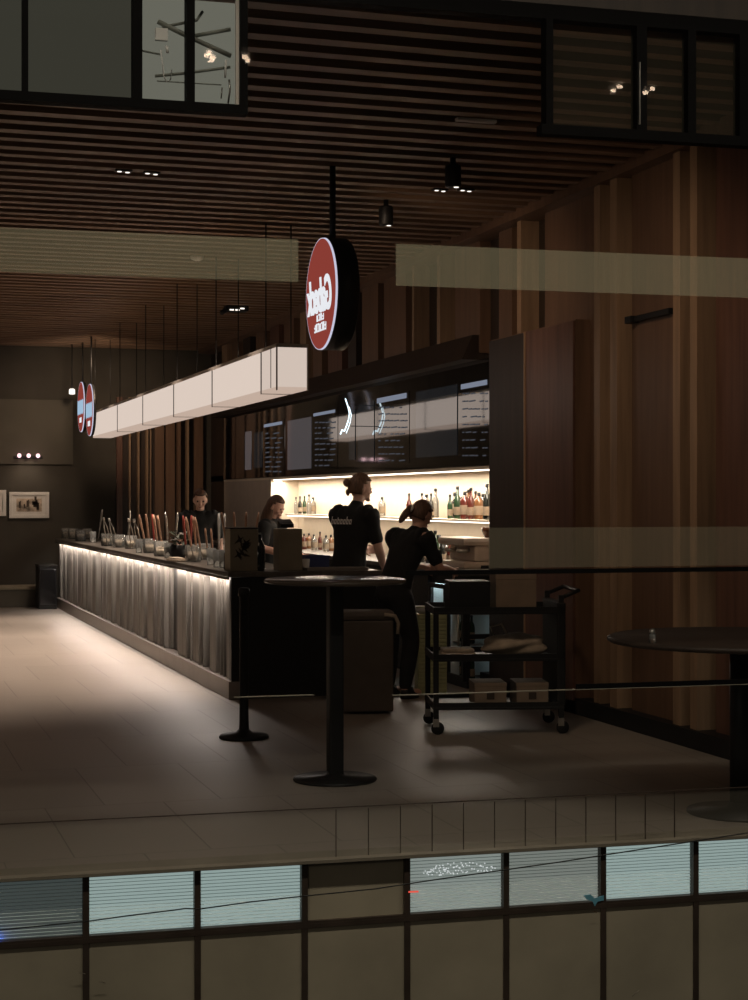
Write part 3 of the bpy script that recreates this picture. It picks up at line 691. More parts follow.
# beige machine and till
t = thing('coffee_machine', 'beige rounded machine standing on the back worktop', 'coffee machine', onX(466, 500, WX-.1)); t.location.z = NZ0
b = MB(); b.box((-.12, -.26, 0), (.16, .38, .06), M['cream'], .015); b.box((-.02, -.26, .06), (.16, .38, .22), M['cream'], .03); b.box((-.13, -.28, .20), (.17, .40, .27), M['cream'], .03); b.build('body', None, t)
for q in (-.2, .12): b = MB(); b.tube([(-.05, q, .21), (-.05, q, .16), (-.07, q, .15), (-.16, q, .16)], .016, M['steel']); b.build('brew_handle', None, t)
t = thing('espresso_grinder', 'small dark coffee grinder beside the tall cabinet', 'grinder', onX(486.5, 500, WX+.02)); t.location.z = NZ0+.0005
b = MB(); b.box((-.08, -.07, 0), (.08, .07, .03), M['black'], .005); b.box((-.0, -.06, .03), (.08, .06, .25), M['cream'], .01); b.build('body', None, t)
b = MB(); b.lathe([(.03, .25), (.06, .33), (.06, .36), (.001, .36)], (.02, 0, 0), M['bottle_brown'], 16); b.build('hopper', None, t)
# ------------------------------------------------------------------ menu boards
MX = WX-.03; MZ0, MZ1 = NZ1+.035, 2.84
mb_t = thing('menu_board', 'long glossy black menu board row over the bar niche', 'menu board')
b = MB()
TILT = -.003
b.prism([Vector((MX+.02, yA-.2, MZ0)), Vector((RX, yA-.2, MZ0)), Vector((RX, yA-.2, MZ1)), Vector((MX+.02-TILT, yA-.2, MZ1))], (0, YF-yA+.2, 0), M['board'])
b.build('backing', None, mb_t)
def mpt(u, v, off=0.006):
    for _ in range(1):
        X = MX+.02
        for _i in range(6):
            p = onX(u, v, X-off); X = MX+.02-TILT*(p.z-MZ0)/(MZ1-MZ0)
    return onX(u, v, X-off)
def quad(b, u0, u1, v0, v1, m, th=.003, off=.006):
    """upright patch on the boards, level in the room; v given at u0"""
    z1, z0 = mpt(u0, v0).z, mpt(u0, v1).z
    f = lambda y, z: Vector((MX+.02-TILT*(z-MZ0)/(MZ1-MZ0)-off, y, z))
    ya_, yb_ = mpt(u0, v0).y, mpt(u1, v0).y
    b.prism([f(ya_, z0), f(yb_, z0), f(yb_, z1), f(ya_, z1)], (th, 0, 0), m)
for i, (u0, u1, v0, v1) in enumerate(((264, 284.5, 428, 474), (313.5, 337.5, 417, 468), (377, 409, 402, 463), (461, 489.5, 388, 458))):
    scr = MB(); quad(scr, u0-1, u1, v0-5, v1+2, M['board'], .004, .004); s_ = scr.build('menu_screen', None, mb_t)
    b = MB(); quad(b, u0, u1-2.5, v0-3.5, v0+1.5 if i > 1 else v0-.5, M['heading'], .001, .008); b.build('heading', None, s_)
    b = MB(); nl = 9
    for q in range(nl):
        v = v0+5+(v1-v0-8)*q/(nl-1)
        x = u0+1.5; 
        while x < u1-4:
            w = random.uniform(1.5, 6); quad(b, x, min(x+w, u1-2), v, v+1.3, M['chalk'], .001, .008); x += w+random.uniform(.6, 2.2)
            if random.random() < .18: x += 4
    b.build('text_lines', None, s_)
for (u0, u1, v0, v1, m) in ((245, 251, 432, 470, 'screen'), (287.5, 311, 421, 470, 'screen'), (358, 374, 404, 462, 'screen_blue'), (349, 355, 410, 460, 'screen_blue'), (416, 457, 392, 458, 'screen_blue'), (254, 262, 433, 468, 'screen_blue')):
    b = MB(); quad(b, u0, u1, v0, v1, M[m], .003, .006); b.build('picture_screen', None, mb_t)
# neon squiggle
npts = [(345.5, 399), (347.5, 405), (349.5, 413), (348.5, 420), (346.5, 426), (344.5, 431), (342, 430), (340.5, 434)]
t = thing('neon_sign', 'thin blue white neon squiggle between the menu screens', 'neon sign', (0, 0, 0))
b = MB(); b.tube([onX(u, v, WX-.2) for u, v in npts], .008, M['neon'], 6); b.build('neon_tube', None, t)
b = MB(); b.tube([onX(u+1.8, v+2, WX-.2) for u, v in npts[1:-2]], .005, M['neon'], 6); b.build('neon_tube', None, t)
b = MB(); b.tube([onX(347.5, 405, WX-.2), onX(347.5, 405, WX-.05)], .005, M['black'], 6); b.tube([onX(346.5, 426, WX-.2), onX(346.5, 426, WX-.04)], .005, M['black'], 6); b.build('bracket', None, t)
# ------------------------------------------------------------------ things on the counter
def jar():
    t = thing('glass_jar', '', 'jar', group='glass jars along the bar')
    b = MB(); b.lathe([(.001, 0), (.055, 0), (.06, .01), (.06, .12), (.056, .125), (.054, .12), (.054, .014), (.001, .012)], (0, 0, 0), M['bottle_clear'], 20, cap=False); b.build('glass_body', None, t)
    b = MB(); b.lathe([(.001, .014), (.052, .014), (.052, .05), (.001, .05)], (0, 0, 0), M['cloth'], 16, cap=False); b.build('contents', None, t)
    return t
def tumbler():
    t = thing('drinking_glass', '', 'glass', group='drinking glasses along the bar')
    b = MB(); b.lathe([(.001, 0), (.03, 0), (.038, .13), (.0365, .13), (.028, .006), (.001, .006)], (0, 0, 0), M['bottle_clear'], 18, cap=False); b.build('glass_body', None, t)
    return t
def tap_maker(m1, h=.24):
    def mk():
        t = thing('utensil', '', 'utensil', group='long handled utensils standing in jars')
        b = MB(); b.tube([(0, 0, .02), (0, 0, .16)], .005, M['steel']); b.build('shaft', None, t)
        b = MB(); b.tube([(0, 0, .13), (0, 0, .15), (0, 0, .15+h*.5), (0, 0, .15+h*.8), (0, 0, .15+h)], [.006, .009, .0105, .0125, .006], M[m1], 10); b.build('handle', None, t)
        return t
    return mk
def tongs():
    t = thing('tongs', '', 'tongs', group='steel tongs standing in jars')
    for s in (-1, 1):
        b = MB(); b.tube([(0, 0, .34), (s*.02, 0, .25), (s*.03, 0, .02)], .006, M['steel']); b.build('arm', None, t)
    b = MB(); b.tube([(0, 0, .33), (0, 0, .37)], .014, M['steel']); b.build('hinge', None, t)
    return t
def cpos(u, X): p = onX(u, 500, X); return Vector((p.x, p.y, BH+.0005))
for u, X, l in ((66.5, 3.0, 'glass jar at the far end of the bar'), (73, 3.05, 'second glass jar from the far bar end'), (80.5, 3.0, 'third glass jar from the far bar end'), (87, 3.25, 'glass jar behind the third one at the far end'),
                (107, 3.0, 'glass jar holding the first steel tongs'), (119, 3.05, 'glass jar beside the first steel tongs'), (150, 3.05, 'glass jar holding pale wooden handles'), (161, 2.98, 'glass jar in front of the pale wooden handles'),
                (193, 3.0, 'glass jar holding red and pale handles'), (203, 3.2, 'glass jar right of the red handles'), (131, 3.1, 'glass jar holding the second steel tongs')):
    first_or_copy('jar', jar, cpos(u, X), l, sc=1.25)
for u, X, l in ((211, 3.0, 'drinking glass left of the pair at the near bar corner'), (217.5, 2.95, 'middle drinking glass at the near bar corner'), (223.5, 2.98, 'drinking glass closest to the near bar corner'), (78, 3.15, 'drinking glass between jars at the far end'), (93, 3.05, 'drinking glass left of the first steel tongs'), (168, 2.95, 'drinking glass before the dark plant pot'), (139, 2.95, 'drinking glass before the second tongs')):
    first_or_copy('glass', tumbler, cpos(u, X), l, sc=1.15)
def lean(o, a, bb_): o.rotation_euler = (a, bb_, random.random()); return o
for i, (u, X, k, l, a, c_) in enumerate(((147, 3.05, 'handle_wood', 'pale wooden handle leaning left in its jar', .05, -.25), (151, 3.1, 'handle_wood', 'pale wooden handle standing second in its jar', .0, -.15), (155, 3.05, 'handle_red', 'dark red handle among the pale ones', .05, -.1), (159, 3.0, 'handle_wood', 'pale wooden handle standing third in its jar', .0, -.15), (164, 3.02, 'handle_wood', 'rightmost pale wooden handle before the plant', .05, -.2),
        (187, 3.05, 'handle_red', 'red handle left of the near handle group', .0, -.1), (190.5, 3.1, 'handle_red', 'second red handle of the near handle group', .05, .0), (194, 3.0, 'handle_wood', 'pale handle in the near group beside red ones', .0, -.2), (198, 3.05, 'handle_wood', 'pale handle second in the near group', .05, -.15), (203, 3.06, 'handle_wood', 'pale handle at the right of the near group', .0, -.2),
        (209, 3.1, 'handle_wood', 'short pale handle behind the drinking glasses', -.05, -.1), (214, 3.1, 'handle_wood', 'short pale handle by the drinking glasses', .0, -.1),
        (219, 3.35, 'white', 'tall white handle left of the printed box', .0, .0), (223.5, 3.35, 'white', 'tall white handle touching the printed box', .05, .0), (169, 3.2, 'steel', 'steel handle left behind the dark plant', 0, -.1), (174, 3.2, 'steel', 'steel handle right behind the dark plant', 0, .1), (98, 3.2, 'steel', 'steel handle at the first tongs', .1, .1), (127, 3.2, 'steel', 'steel handle at the second tongs', 0, .1))):
    p = cpos(u, X)
    o = first_or_copy('h'+k, tap_maker(k), p, l, sc=.82 if 'short' in l else (1.15 if k in ('white', 'steel') else 1.1)); o.rotation_euler = (a, c_, .3)
for u, X, l, a in ((110, 3.02, 'first pair of steel tongs leaning in a far jar', -.25), (117, 3.05, 'second pair of steel tongs leaning by the first', -.3), (134, 3.1, 'steel tongs leaning in the middle jar', -.2), (141, 3.1, 'steel tongs leaning right of the middle jar', -.25)):
    o = first_or_copy('tongs', tongs, cpos(u, X), l, sc=1.0); o.rotation_euler = (0, a, .3)
# dark plant pot with leaves
t = thing('potted_plant', 'dark leafy plant in a pot among the handles', 'plant', cpos(179, 3.05))
b = MB(); b.lathe([(.001, 0), (.07, 0), (.09, .13), (.08, .13), (.06, .02), (.001, .02)], (0, 0, 0), M['black'], 20, cap=False); b.build('pot', None, t)
b = MB()
for q in range(60):
    a = random.random()*2*PI; r = random.uniform(.02, .15); z = random.uniform(.1, .27)
    p = Vector((r*math.cos(a), r*math.sin(a), z)); d = Vector((math.cos(a), math.sin(a), random.uniform(-.3, .8))).normalized()*.05; s_ = Vector((-math.sin(a), math.cos(a), 0))*.018
    b.prism([p-d, p+s_, p+d, p-s_], (0, 0, .002), M['leaf'] if q % 6 else M['steel'])
b.build('leaves', None, t)
t = thing('napkin_stack', 'pale folded napkins on the bar before the plant', 'napkins', cpos(176, 2.88))
b = MB(); b.box((-.05, -.25, 0), (.05, .25, .02), M['cloth'], .006); b.box((-.045, -.2, .02), (.05, .15, .035), M['cloth'], .006); b.build('stack', None, t)
# boxes on the near end of the counter
def tbox(name, lab, cat, u0, u1, v0, y, m, dep=.2, z=BH+.0005):
    a_, c_ = onY(u0, 570, y), onY(u1, 570, y); zt = CH-(v0-500)/F*dY(u0, y)
    t = thing(name, lab, cat, (a_.x, y, z)); w = c_.x-a_.x
    b = MB(); b.box((0, 0, 0), (w, dep, zt-z), m, .008); b.build('body', None, t)
    return t, w, zt-z
t, w, h = tbox('display_box', 'grey beige box with dark print on the bar corner', 'box', 230, 258.5, 529, BY0+.12, M['box_beige'])
b = MB()
for q in range(14):
    a = random.uniform(0, PI); x, z = w*(.3+.3*random.random()), h*(.35+.4*random.random()); d = Vector((math.cos(a)*.05, 0, math.sin(a)*.05)); n_ = Vector((-math.sin(a)*.012, 0, math.cos(a)*.012))
    p = Vector((x, -.003, z)); b.prism([p-d, p+n_, p+d, p-n_], (0, .0025, 0), M['stain'])
b.build('print', None, t)
b = MB(); b.box((0, 0, h), (w, .2, h+.012), M['black'], .003); b.build('lid', None, t)
bx = t.location.copy()
for i, (dx, dz, l) in enumerate(((.04, 0, 'pale utensil standing left behind the printed box'), (.11, .02, 'pale utensil standing middle behind the printed box'), (.18, .03, 'tallest pale utensil behind the printed box'), (.25, 0, 'pale utensil standing right behind the printed box'))):
    o = first_or_copy('hhandle_wood', None, bx+Vector((dx, .27, .13)), l, sc=.9); o.rotation_euler = (0, .1*(i-1.5), 0)
    o.location.z = BH+.13
t2 = thing('utensil_bin', 'dark utensil bin behind the printed box', 'bin', bx+Vector((.02, .215, 0)))
b = MB(); b.box((0, 0, 0), (.27, .12, .14), M['black'], .008); b.box((.0, .0, .14), (.27, .01, .30), M['black'], .004); b.build('body', None, t2)
t, w, h = tbox('carton', 'plain grey beige carton on the bar by the tablet', 'box', 279, 302.5, 529, BY0+.12, M['box_beige'])
cl = t.location.copy()
t = thing('card_reader', 'black card terminal on top of the plain carton', 'card terminal', cl+Vector((.07, .08, h+.0085)))
b = MB(); b.prism([Vector((-.05, -.06, 0)), Vector((-.05, .06, 0)), Vector((-.05, .06, .07)), Vector((-.05, -.06, .03))], (.11, 0, 0), M['black']); b.build('body', None, t)
b = MB(); b.box((-.04, -.061, .032), (.05, -.058, .036), M['steel']); b.build('trim', None, t)
t = thing('glass_bottle', 'dark glass bottle between the two boxes', 'bottle', cl+Vector((-.16, .05, 0)))
b = MB(); b.lathe([(.001, 0), (.05, 0), (.055, .02), (.055, .2), (.03, .25), (.02, .30), (.001, .30)], (0, 0, 0), M['bottle_dark'], 20, cap=False); b.build('glass_body', None, t)
b = MB(); b.lathe([(.021, .26), (.021, .31), (.001, .31)], (0, 0, 0), M['steel'], 12, cap=False); b.build('cap', None, t)
# blue crate and trays
a_ = onY(306, 570, BY0+.3); t = thing('blue_crate', 'blue plastic crate on the bar beside the worker', 'crate', (a_.x, BY0+.3, BH+.0005))
b = MB(); W2 = .2; D2 = .16; H2 = .115
b.box((0, 0, 0), (W2, D2, .008), M['blue'])
for (x0, x1, y0, y1) in ((0, W2, 0, .008), (0, W2, D2-.008, D2), (0, .008, .008, D2-.008), (W2-.008, W2, .008, D2-.008)): b.box((x0, y0, .008), (x1, y1, H2), M['blue'])
b.build('body', None, t)
b = MB()
for (x0, x1, y0, y1) in ((-.006, W2+.006, -.006, .0), (-.006, W2+.006, D2, D2+.006)): b.box((x0, y0, H2-.018), (x1, y1, H2), M['blue'])
b.build('rim', None, t)
def cup():
    t = thing('paper_cup', '', 'cup', group='small cups by the blue crate')
    b = MB(); b.lathe([(.001, 0), (.028, 0), (.036, .09), (.034, .09), (.027, .004), (.001, .004)], (0, 0, 0), M['white'], 16, cap=False); b.build('body', None, t)
    b = MB(); b.lathe([(.001, .085), (.033, .085)], (0, 0, 0), M['handle_wood'], 16, cap=False); b.build('sleeve', None, t)
    return t
for dx, dy, l in ((-.07, .05, 'small white cup left of the blue crate'), (-.02, -.06, 'small white cup before the blue crate corner'), (.06, .22, 'small white cup behind the blue crate'), (.15, .22, 'small white cup behind the crate by the worker'), (.0, .23, 'small white cup behind the crate left corner')):
    first_or_copy('cup', cup, Vector((a_.x+dx, BY0+.3+dy, BH+.0005)), l)
a_ = onY(322, 570, BY0+.05)
t = thing('serving_tray', 'flat steel tray on the bar before the worker', 'tray', (a_.x, BY0+.05, BH+.0005))
b = MB(); b.box((-.12, 0, 0), (.4, .18, .008), M['steel'], .002)
for (x0, x1, y0, y1) in ((-.12, .4, 0, .008), (-.12, .4, .172, .18), (-.12, -.112, .008, .172), (.392, .4, .008, .172)): b.box((x0, y0, .008), (x1, y1, .022), M['steel'])
b.build('body', None, t)
# ------------------------------------------------------------------ tables, posts, bin
c = pt(335, 780, 9.43)
t = thing('bar_table', 'tall round bar table with thin glossy top and black post', 'table', (c.x, c.y, 0))
b = MB(); b.lathe([(.001, 0), (.236, 0), (.24, .006), (.236, .016), (.06, .03), (.045, .05), (.001, .05)], (0, 0, 0), M['black'], 40, cap=False); b.build('base', None, t)
b = MB(); b.box((-.042, -.042, .03), (.042, .042, 1.125), M['black'], .01); b.build('post', None, t)
b = MB(); b.lathe([(.001, 1.125), (.39, 1.125), (.405, 1.133), (.405, 1.143), (.398, 1.15), (.001, 1.15)], (0, 0, 0), M['table_gloss'], 56, cap=False); b.build('tabletop', None, t)
c = pt(244, 737, 11.1)
t = thing('barrier_post', 'short black barrier post before the bar corner', 'post', (c.x, c.y, 0))
b = MB(); b.lathe([(.001, 0), (.165, 0), (.168, .01), (.16, .022), (.06, .035), (.035, .06), (.001, .06)], (0, 0, 0), M['black'], 36, cap=False); b.build('base', None, t)
b = MB(); b.lathe([(.034, .05), (.03, .2), (.03, .95), (.04, .955), (.04, 1.0), (.03, 1.01), (.001, 1.01)], (0, 0, 0), M['black'], 20, cap=False); b.build('post', None, t)
c = pt(740, 800, 8.45)
t = thing('round_table', 'dark round cafe table beside the brown wall', 'table', (c.x, c.y, 0))
b = MB(); b.lathe([(.001, 0), (.27, 0), (.27, .012), (.07, .03), (.05, .06), (.001, .06)], (0, 0, 0), M['black'], 40, cap=False); b.build('base', None, t)
b = MB(); b.lathe([(.052, .04), (.052, .87)], (0, 0, 0), M['black'], 24); b.build('post', None, t)
b = MB(); b.lathe([(.001, .87), (.66, .87), (.675, .88), (.675, .892), (.66, .90), (.001, .90)], (0, 0, 0), M['cafe_top'], 56, cap=False); b.build('tabletop', None, t)
tc = c
t = thing('salt_shaker', 'small glass shaker standing at the edge of the dark round table', 'shaker')
p = onZ(604, 646, .9); d_ = (p-Vector((tc.x, tc.y, .9))); d_.z = 0; d_ = d_.normalized()*.62; t.location = (tc.x+d_.x, tc.y+d_.y, .9005)
b = MB(); b.lathe([(.001, 0), (.018, 0), (.015, .045), (.001, .045)], (0, 0, 0), M['bottle_clear'], 12, cap=False); b.build('glass_body', None, t)
b = MB(); b.lathe([(.016, .045), (.016, .06), (.008, .068), (.001, .068)], (0, 0, 0), M['steel'], 12, cap=False); b.build('cap', None, t)
# waste bin before the bar end
c0 = pt(342, 712, 12.45); c1 = pt(391, 712, 12.45)
t = thing('waste_bin', 'brown upright waste bin with rounded lid beside the bar end', 'bin', c0.lerp(c1, .5)-Vector((0, 0, c0.z)), -math.radians(12))
b = MB(); b.box((-.19, -.14, .02), (.19, .14, .70), M['bin'], .012); b.build('body', None, t)
b = MB(); b.box((-.20, -.15, .701), (.20, .15, .77), M['bin'], .03); b.build('lid', None, t)
b = MB(); b.tube([(.12, -.155, .745), (.2, -.155, .735), (.225, -.15, .68), (.22, -.15, .6)], .014, M['cloth'], 8); b.build('handle', None, t)
# ------------------------------------------------------------------ service cart
cc = onZ(436, 735, 0); ce = cam2w(.422+.858, 11.23+.064, 0)
ang = math.atan2(ce.y-cc.y, ce.x-cc.x); LN = (ce-cc).length
cart = thing('service_cart', 'black three tier service cart on casters near the fridge', 'cart', (cc.x, cc.y, 0), ang)
b = MB()
for x in (0, LN):
    for y in (0, .55): b.box((x-.018, y-.018, .11), (x+.018, y+.018, .86 if x == 0 else .95), M['black'], .004)
b.box((LN-.03, -.02, .2), (LN+.03, .57, .9), M['black'], .01)
b.build('frame', None, cart)
for z in (.17, .50, .82):
    b = MB(); b.box((-.02, -.02, z), (LN+.02, .57, z+.018), M['black'], .004)
    b.box((-.02, -.02, z+.018), (LN+.02, -.008, z+.05), M['black']); b.box((-.02, .558, z+.018), (LN+.02, .57, z+.05), M['black']); b.box((-.02, -.008, z+.018), (-.008, .558, z+.05), M['black'])
    b.build('shelf', None, cart)
for x in (0, LN):
    for y in (0, .55):
        b = MB(); b.box((x-.02, y-.012, .055), (x+.02, y-.006, .12), M['steel']); b.box((x-.02, y+.006, .055), (x+.02, y+.012, .12), M['steel']); cs = b.build('caster', None, cart)
        b = MB(); b.lathe([(.001, -.0055), (.043, -.0055), (.045, 0), (.043, .0055), (.001, .0055)], (x+.012, y, .045), M['black'], 20, axis='Y', cap=False); b.build('wheel', None, cs)
b = MB(); b.tube([(LN, .0, .93), (LN+.12, .0, .98), (LN+.12, .55, .98), (LN, .55, .93)], .014, M['black'], 10); b.build('handle', None, cart)
RZ = Matrix.Rotation(ang, 4, 'Z')
def oncart(x, y, z): return Vector((cc.x, cc.y, 0)) + RZ @ Vector((x, y, z))
def cbox(name, lab, x, y, z, w, d, h, m, flap=True, mark=True):
    t = thing(name, lab, 'box', oncart(x, y, z), ang)
    b = MB(); b.box((0, 0, 0), (w, d, h), m, .004); b.build('body', None, t)
    if flap: b = MB(); b.box((-.002, -.002, h*.86), (w+.002, d+.002, h+.003), m, .003); b.build('lid', None, t)
    if mark: b = MB(); b.box((w*.38, -.004, h*.3), (w*.62, -.001, h*.6), M['stain']); b.build('printed_mark', None, t)
    return t
cbox('storage_carton', 'left brown carton on the lowest cart shelf', .27, .04, .1885, .22, .3, .155, M['cardboard'])
cbox('storage_carton', 'right brown carton on the lowest cart shelf', .56, .04, .1885, .22, .3, .155, M['cardboard'])
cbox('storage_carton', 'tall dark brown carton on the top cart shelf', .42, .06, .8385, .28, .3, .25, M['cardboard'], mark=False)
cbox('equipment_case', 'black case on the top cart shelf', .1, .06, .8385, .28, .3, .2, M['black'], mark=False)
t = thing('cloth_bag', 'crumpled pale cloth bag on the middle cart shelf', 'bag', oncart(.58, .2, .5185), ang)
bm = bmesh.new(); bmesh.ops.create_icosphere(bm, subdivisions=4, radius=1)
for v in bm.verts:
    n = math.sin(v.co.x*5+v.co.y*3)*.1+math.sin(v.co.z*7-v.co.x*4)*.08; v.co *= 1+n; v.co.x *= .22; v.co.y *= .13; v.co.z = max(0, v.co.z*.085+.07)
me = bpy.data.meshes.new('sack'); bm.to_mesh(me); bm.free(); me.materials.append(M['cloth']); o = bpy.data.objects.new('sack', me); COL.objects.link(o); o.parent = t
for f in me.polygons: f.use_smooth = True
b = MB(); b.tube([(-.15, 0, .12), (-.18, .0, .2), (-.1, 0, .22), (-.06, 0, .14)], .008, M['cloth']); b.build('strap', None, t)
t = thing('folded_towel', 'folded pale towel left of the bag on the cart', 'towel', oncart(.05, .1, .5185), ang)
b = MB(); b.box((0, 0, 0), (.24, .22, .03), M['cloth'], .012); b.box((.01, .01, .03), (.23, .21, .055), M['cloth'], .012); b.build('fold', None, t)
# olive ribbed cabinet and two bowls behind the cart
oc = onZ(416, 694, 0); t = thing('ribbed_locker', 'narrow olive ribbed cabinet between worker and cart', 'cabinet', (oc.x+.0, oc.y-.05, 0), -math.radians(12))
WL = .24
b = MB(); b.box((0, 0, .0), (WL, .22, .66), M['olive'], .006); b.build('body', None, t)
b = MB()
for q in range(20): b.box((.008, -.010, .03+q*.031), (WL-.008, -.001, .05+q*.031), M['olive'], .003)
b.build('ribbed_door', None, t)
olm = Matrix.Translation(t.location) @ Matrix.Rotation(-math.radians(12), 4, 'Z')
def bowl():
    t = thing('bowl', '', 'bowl', group='small bowls on the olive cabinet')
    b = MB(); b.lathe([(.001, 0), (.02, 0), (.045, .02), (.06, .05), (.057, .05), (.042, .024), (.018, .006), (.001, .006)], (0, 0, 0), M['white'], 24, cap=False); b.build('body', None, t)
    b = MB(); b.lathe([(.0605, .044), (.0615, .05), (.058, .0515)], (0, 0, 0), M['olive'], 24, cap=False); b.build('rim', None, t)
    return t
first_or_copy('bowl', bowl, olm @ Vector((.04, .06, .6605)), 'pale green bowl on the olive cabinet', sc=1.25)
first_or_copy('bowl', bowl, olm @ Vector((.24-.04, .10, .6605)), 'white bowl at the cart side of the olive cabinet', sc=1.25)
# ------------------------------------------------------------------ far left corner
p = onY(33, 504, YE-.05)
def frame_pic(lab, u0, u1, v0, v1, n, dark):
    a_, c_ = onY(u0, v0, YE-n), onY(u1, v1, YE-n)
    t = thing('framed_picture', lab, 'picture', (a_.x, YE-n, c_.z)); w, h = c_.x-a_.x, a_.z-c_.z
    b = MB(); fw = .05
    for (x0, x1, z0, z1) in ((0, w, 0, fw), (0, w, h-fw, h), (0, fw, fw, h-fw), (w-fw, w, fw, h-fw)): b.box((x0, -.03, z0), (x1, .0, z1), M['white'], .004)
    b.build('frame', None, t)
    b = MB(); b.box((fw, -.012, fw), (w-fw, -.002, h-fw), M['white']); b.build('mount', None, t)
    b = MB(); b.box((fw+.06, -.016, fw+.05), (w-fw-.06, -.0125, h-fw-.05), M['picture'])
    for q in range(14):
        x = fw+.08+(w-2*fw-.2)*random.random(); z = fw+.07+(h-2*fw-.2)*random.random()
        b.box((x, -.018, z), (x+random.uniform(.01, .05), -.0165, z+random.uniform(.03, .12)), M['stain'])
    b.build('print', None, t)
frame_pic('white framed picture with grey print on the far wall', 9, 49, 492, 518, .02, 0)
frame_pic('white framed picture tucked behind its neighbour, at the picture edge', -24, 6, 490, 516, .005, 1)
p = onY(29, 457, YE-.2)
t = thing('wall_lamp', 'three small pink reflected spots on a wall rail above the picture', 'lamp', (p.x, YE-.15, p.z))
b = MB(); b.box((-.22, .1, -.02), (.22, .149, .02), M['black'], .004); b.tube([(-.2, 0, -.02), (.2, 0, -.02)], .008, M['black']); b.tube([(0, 0, -.02), (0, .12, -.01)], .008, M['black']); b.build('bracket', None, t)
for x in (-.14, .0, .14):
    b = MB(); b.lathe([(.001, .045), (.02, .04), (.03, .02), (.03, 0), (.015, -.018), (.001, -.02)], (x, 0, .01), M['pink'], 14, cap=False); b.build('reflected_spot', None, t)  # reflected pink spots built as glowing shapes
spot('picture_glow', (p.x, YE-.35, p.z-.02), (p.x, YE, p.z-.6), 5, (1, .78, .6), 120, .9, .05)
a_, c_ = onY(-60, 583, YE-.6), onY(40, 612, YE-.6)
t = thing('low_bench', 'low dark bench with paler top along the far wall', 'bench', (a_.x, YE-.6, 0))
w = c_.x-a_.x
b = MB(); b.box((0, 0, 0), (w, .5, .26), M['wall_panel'], .01); b.build('body', None, t)
b = MB(); b.box((0, -.02, .26), (w, .52, .31), M['box_beige'], .01); b.build('top', None, t)
a_, c_ = onY(39, 560, YE-1.2), onY(57, 616, YE-1.2)
t = thing('service_cabinet', 'black low cabinet between the bench and the far bar end', 'cabinet', (a_.x, YE-1.2, 0)); w = c_.x-a_.x
b = MB(); b.box((0, 0, 0), (w, .5, .62), M['black'], .01); b.build('body', None, t)
b = MB(); b.box((-.01, -.02, .62), (w+.01, .5, .65), M['dark_metal'], .006); b.build('top', None, t)
b = MB(); b.box((.02, -.012, .06), (w-.02, -.001, .58), M['black_gloss'], .004); b.build('door', None, t)
# ------------------------------------------------------------------ people
def skin_mesh(chains, sub=2):
    """each chain of ((x,y,z), r) becomes a closed, tapered, rounded limb; fuse() grows them into one surface"""
    bm = bmesh.new(); n = 16
    for ch in chains:
        P = [Vector(p) for p, r in ch]; Rr = [(r if isinstance(r, (tuple, list)) else (r, r)) for p, r in ch]
        pts = []; rad = []
        for i in range(len(P)-1):
            p0, p1, p2, p3 = P[max(i-1, 0)], P[i], P[i+1], P[min(i+2, len(P)-1)]
            for k in range(6):
                t = k/6; q = .5*((2*p1)+(p2-p0)*t+(2*p0-5*p1+4*p2-p3)*t*t+(3*p1-p0-3*p2+p3)*t**3)
                h = t*t*(3-2*t)*.5+t*.5; pts.append(q); rad.append((Rr[i][0]*(1-h)+Rr[i+1][0]*h, Rr[i][1]*(1-h)+Rr[i+1][1]*h))
        pts.append(P[-1]); rad.append(Rr[-1])
        d0 = (pts[0]-pts[1]).normalized(); d1 = (pts[-1]-pts[-2]).normalized()
        r0, r1 = min(rad[0]), min(rad[-1])
        for f, g in ((.5, .87), (.85, .5), (.99, .12)):
            pts.insert(0, P[0]+d0*r0*f); rad.insert(0, (Rr[0][0]*g, Rr[0][1]*g)); pts.append(P[-1]+d1*r1*f); rad.append((Rr[-1][0]*g, Rr[-1][1]*g))
        rings = []
        for i, p in enumerate(pts):
            t = (pts[min(i+1, len(pts)-1)]-pts[max(i-1, 0)]).normalized()
            a = Vector((1, 0, 0)); a = (a-t*a.dot(t))
            if a.length < .3: a = Vector((0, 1, 0)); a = (a-t*a.dot(t))
            a.normalize(); b_ = t.cross(a)
            rings.append([bm.verts.new(p+a*math.cos(2*PI*k/n)*rad[i][0]+b_*math.sin(2*PI*k/n)*rad[i][1]) for k in range(n)])
        for i in range(len(rings)-1):
            for k in range(n): bm.faces.new((rings[i][k], rings[i][(k+1) % n], rings[i+1][(k+1) % n], rings[i+1][k]))
        bm.faces.new(rings[0][::-1]); bm.faces.new(rings[-1])
    bmesh.ops.recalc_face_normals(bm, faces=list(bm.faces))
    me = bpy.data.meshes.new('tmp'); bm.to_mesh(me); bm.free(); return me
def fuse(meshes, voxel, name, m, parent, smooth=True):
    bm = bmesh.new()
    for me in meshes: bm.from_mesh(me)
    me = bpy.data.meshes.new(name); bm.to_mesh(me); bm.free()
    o = bpy.data.objects.new('tmp', me); COL.objects.link(o)
    r = o.modifiers.new('r', 'REMESH'); r.mode = 'VOXEL'; r.voxel_size = voxel; r.use_smooth_shade = True
    sm = o.modifiers.new('s', 'SMOOTH'); sm.iterations = 3; sm.factor = .5
    bpy.context.view_layer.update()
    out = bpy.data.meshes.new_from_object(o.evaluated_get(bpy.context.evaluated_depsgraph_get())); bpy.data.objects.remove(o)
    out.materials.clear(); out.materials.append(m)
    for f in out.polygons: f.use_smooth = True; f.material_index = 0
    ob = bpy.data.objects.new(name, out); COL.objects.link(ob); ob.parent = parent
    return ob
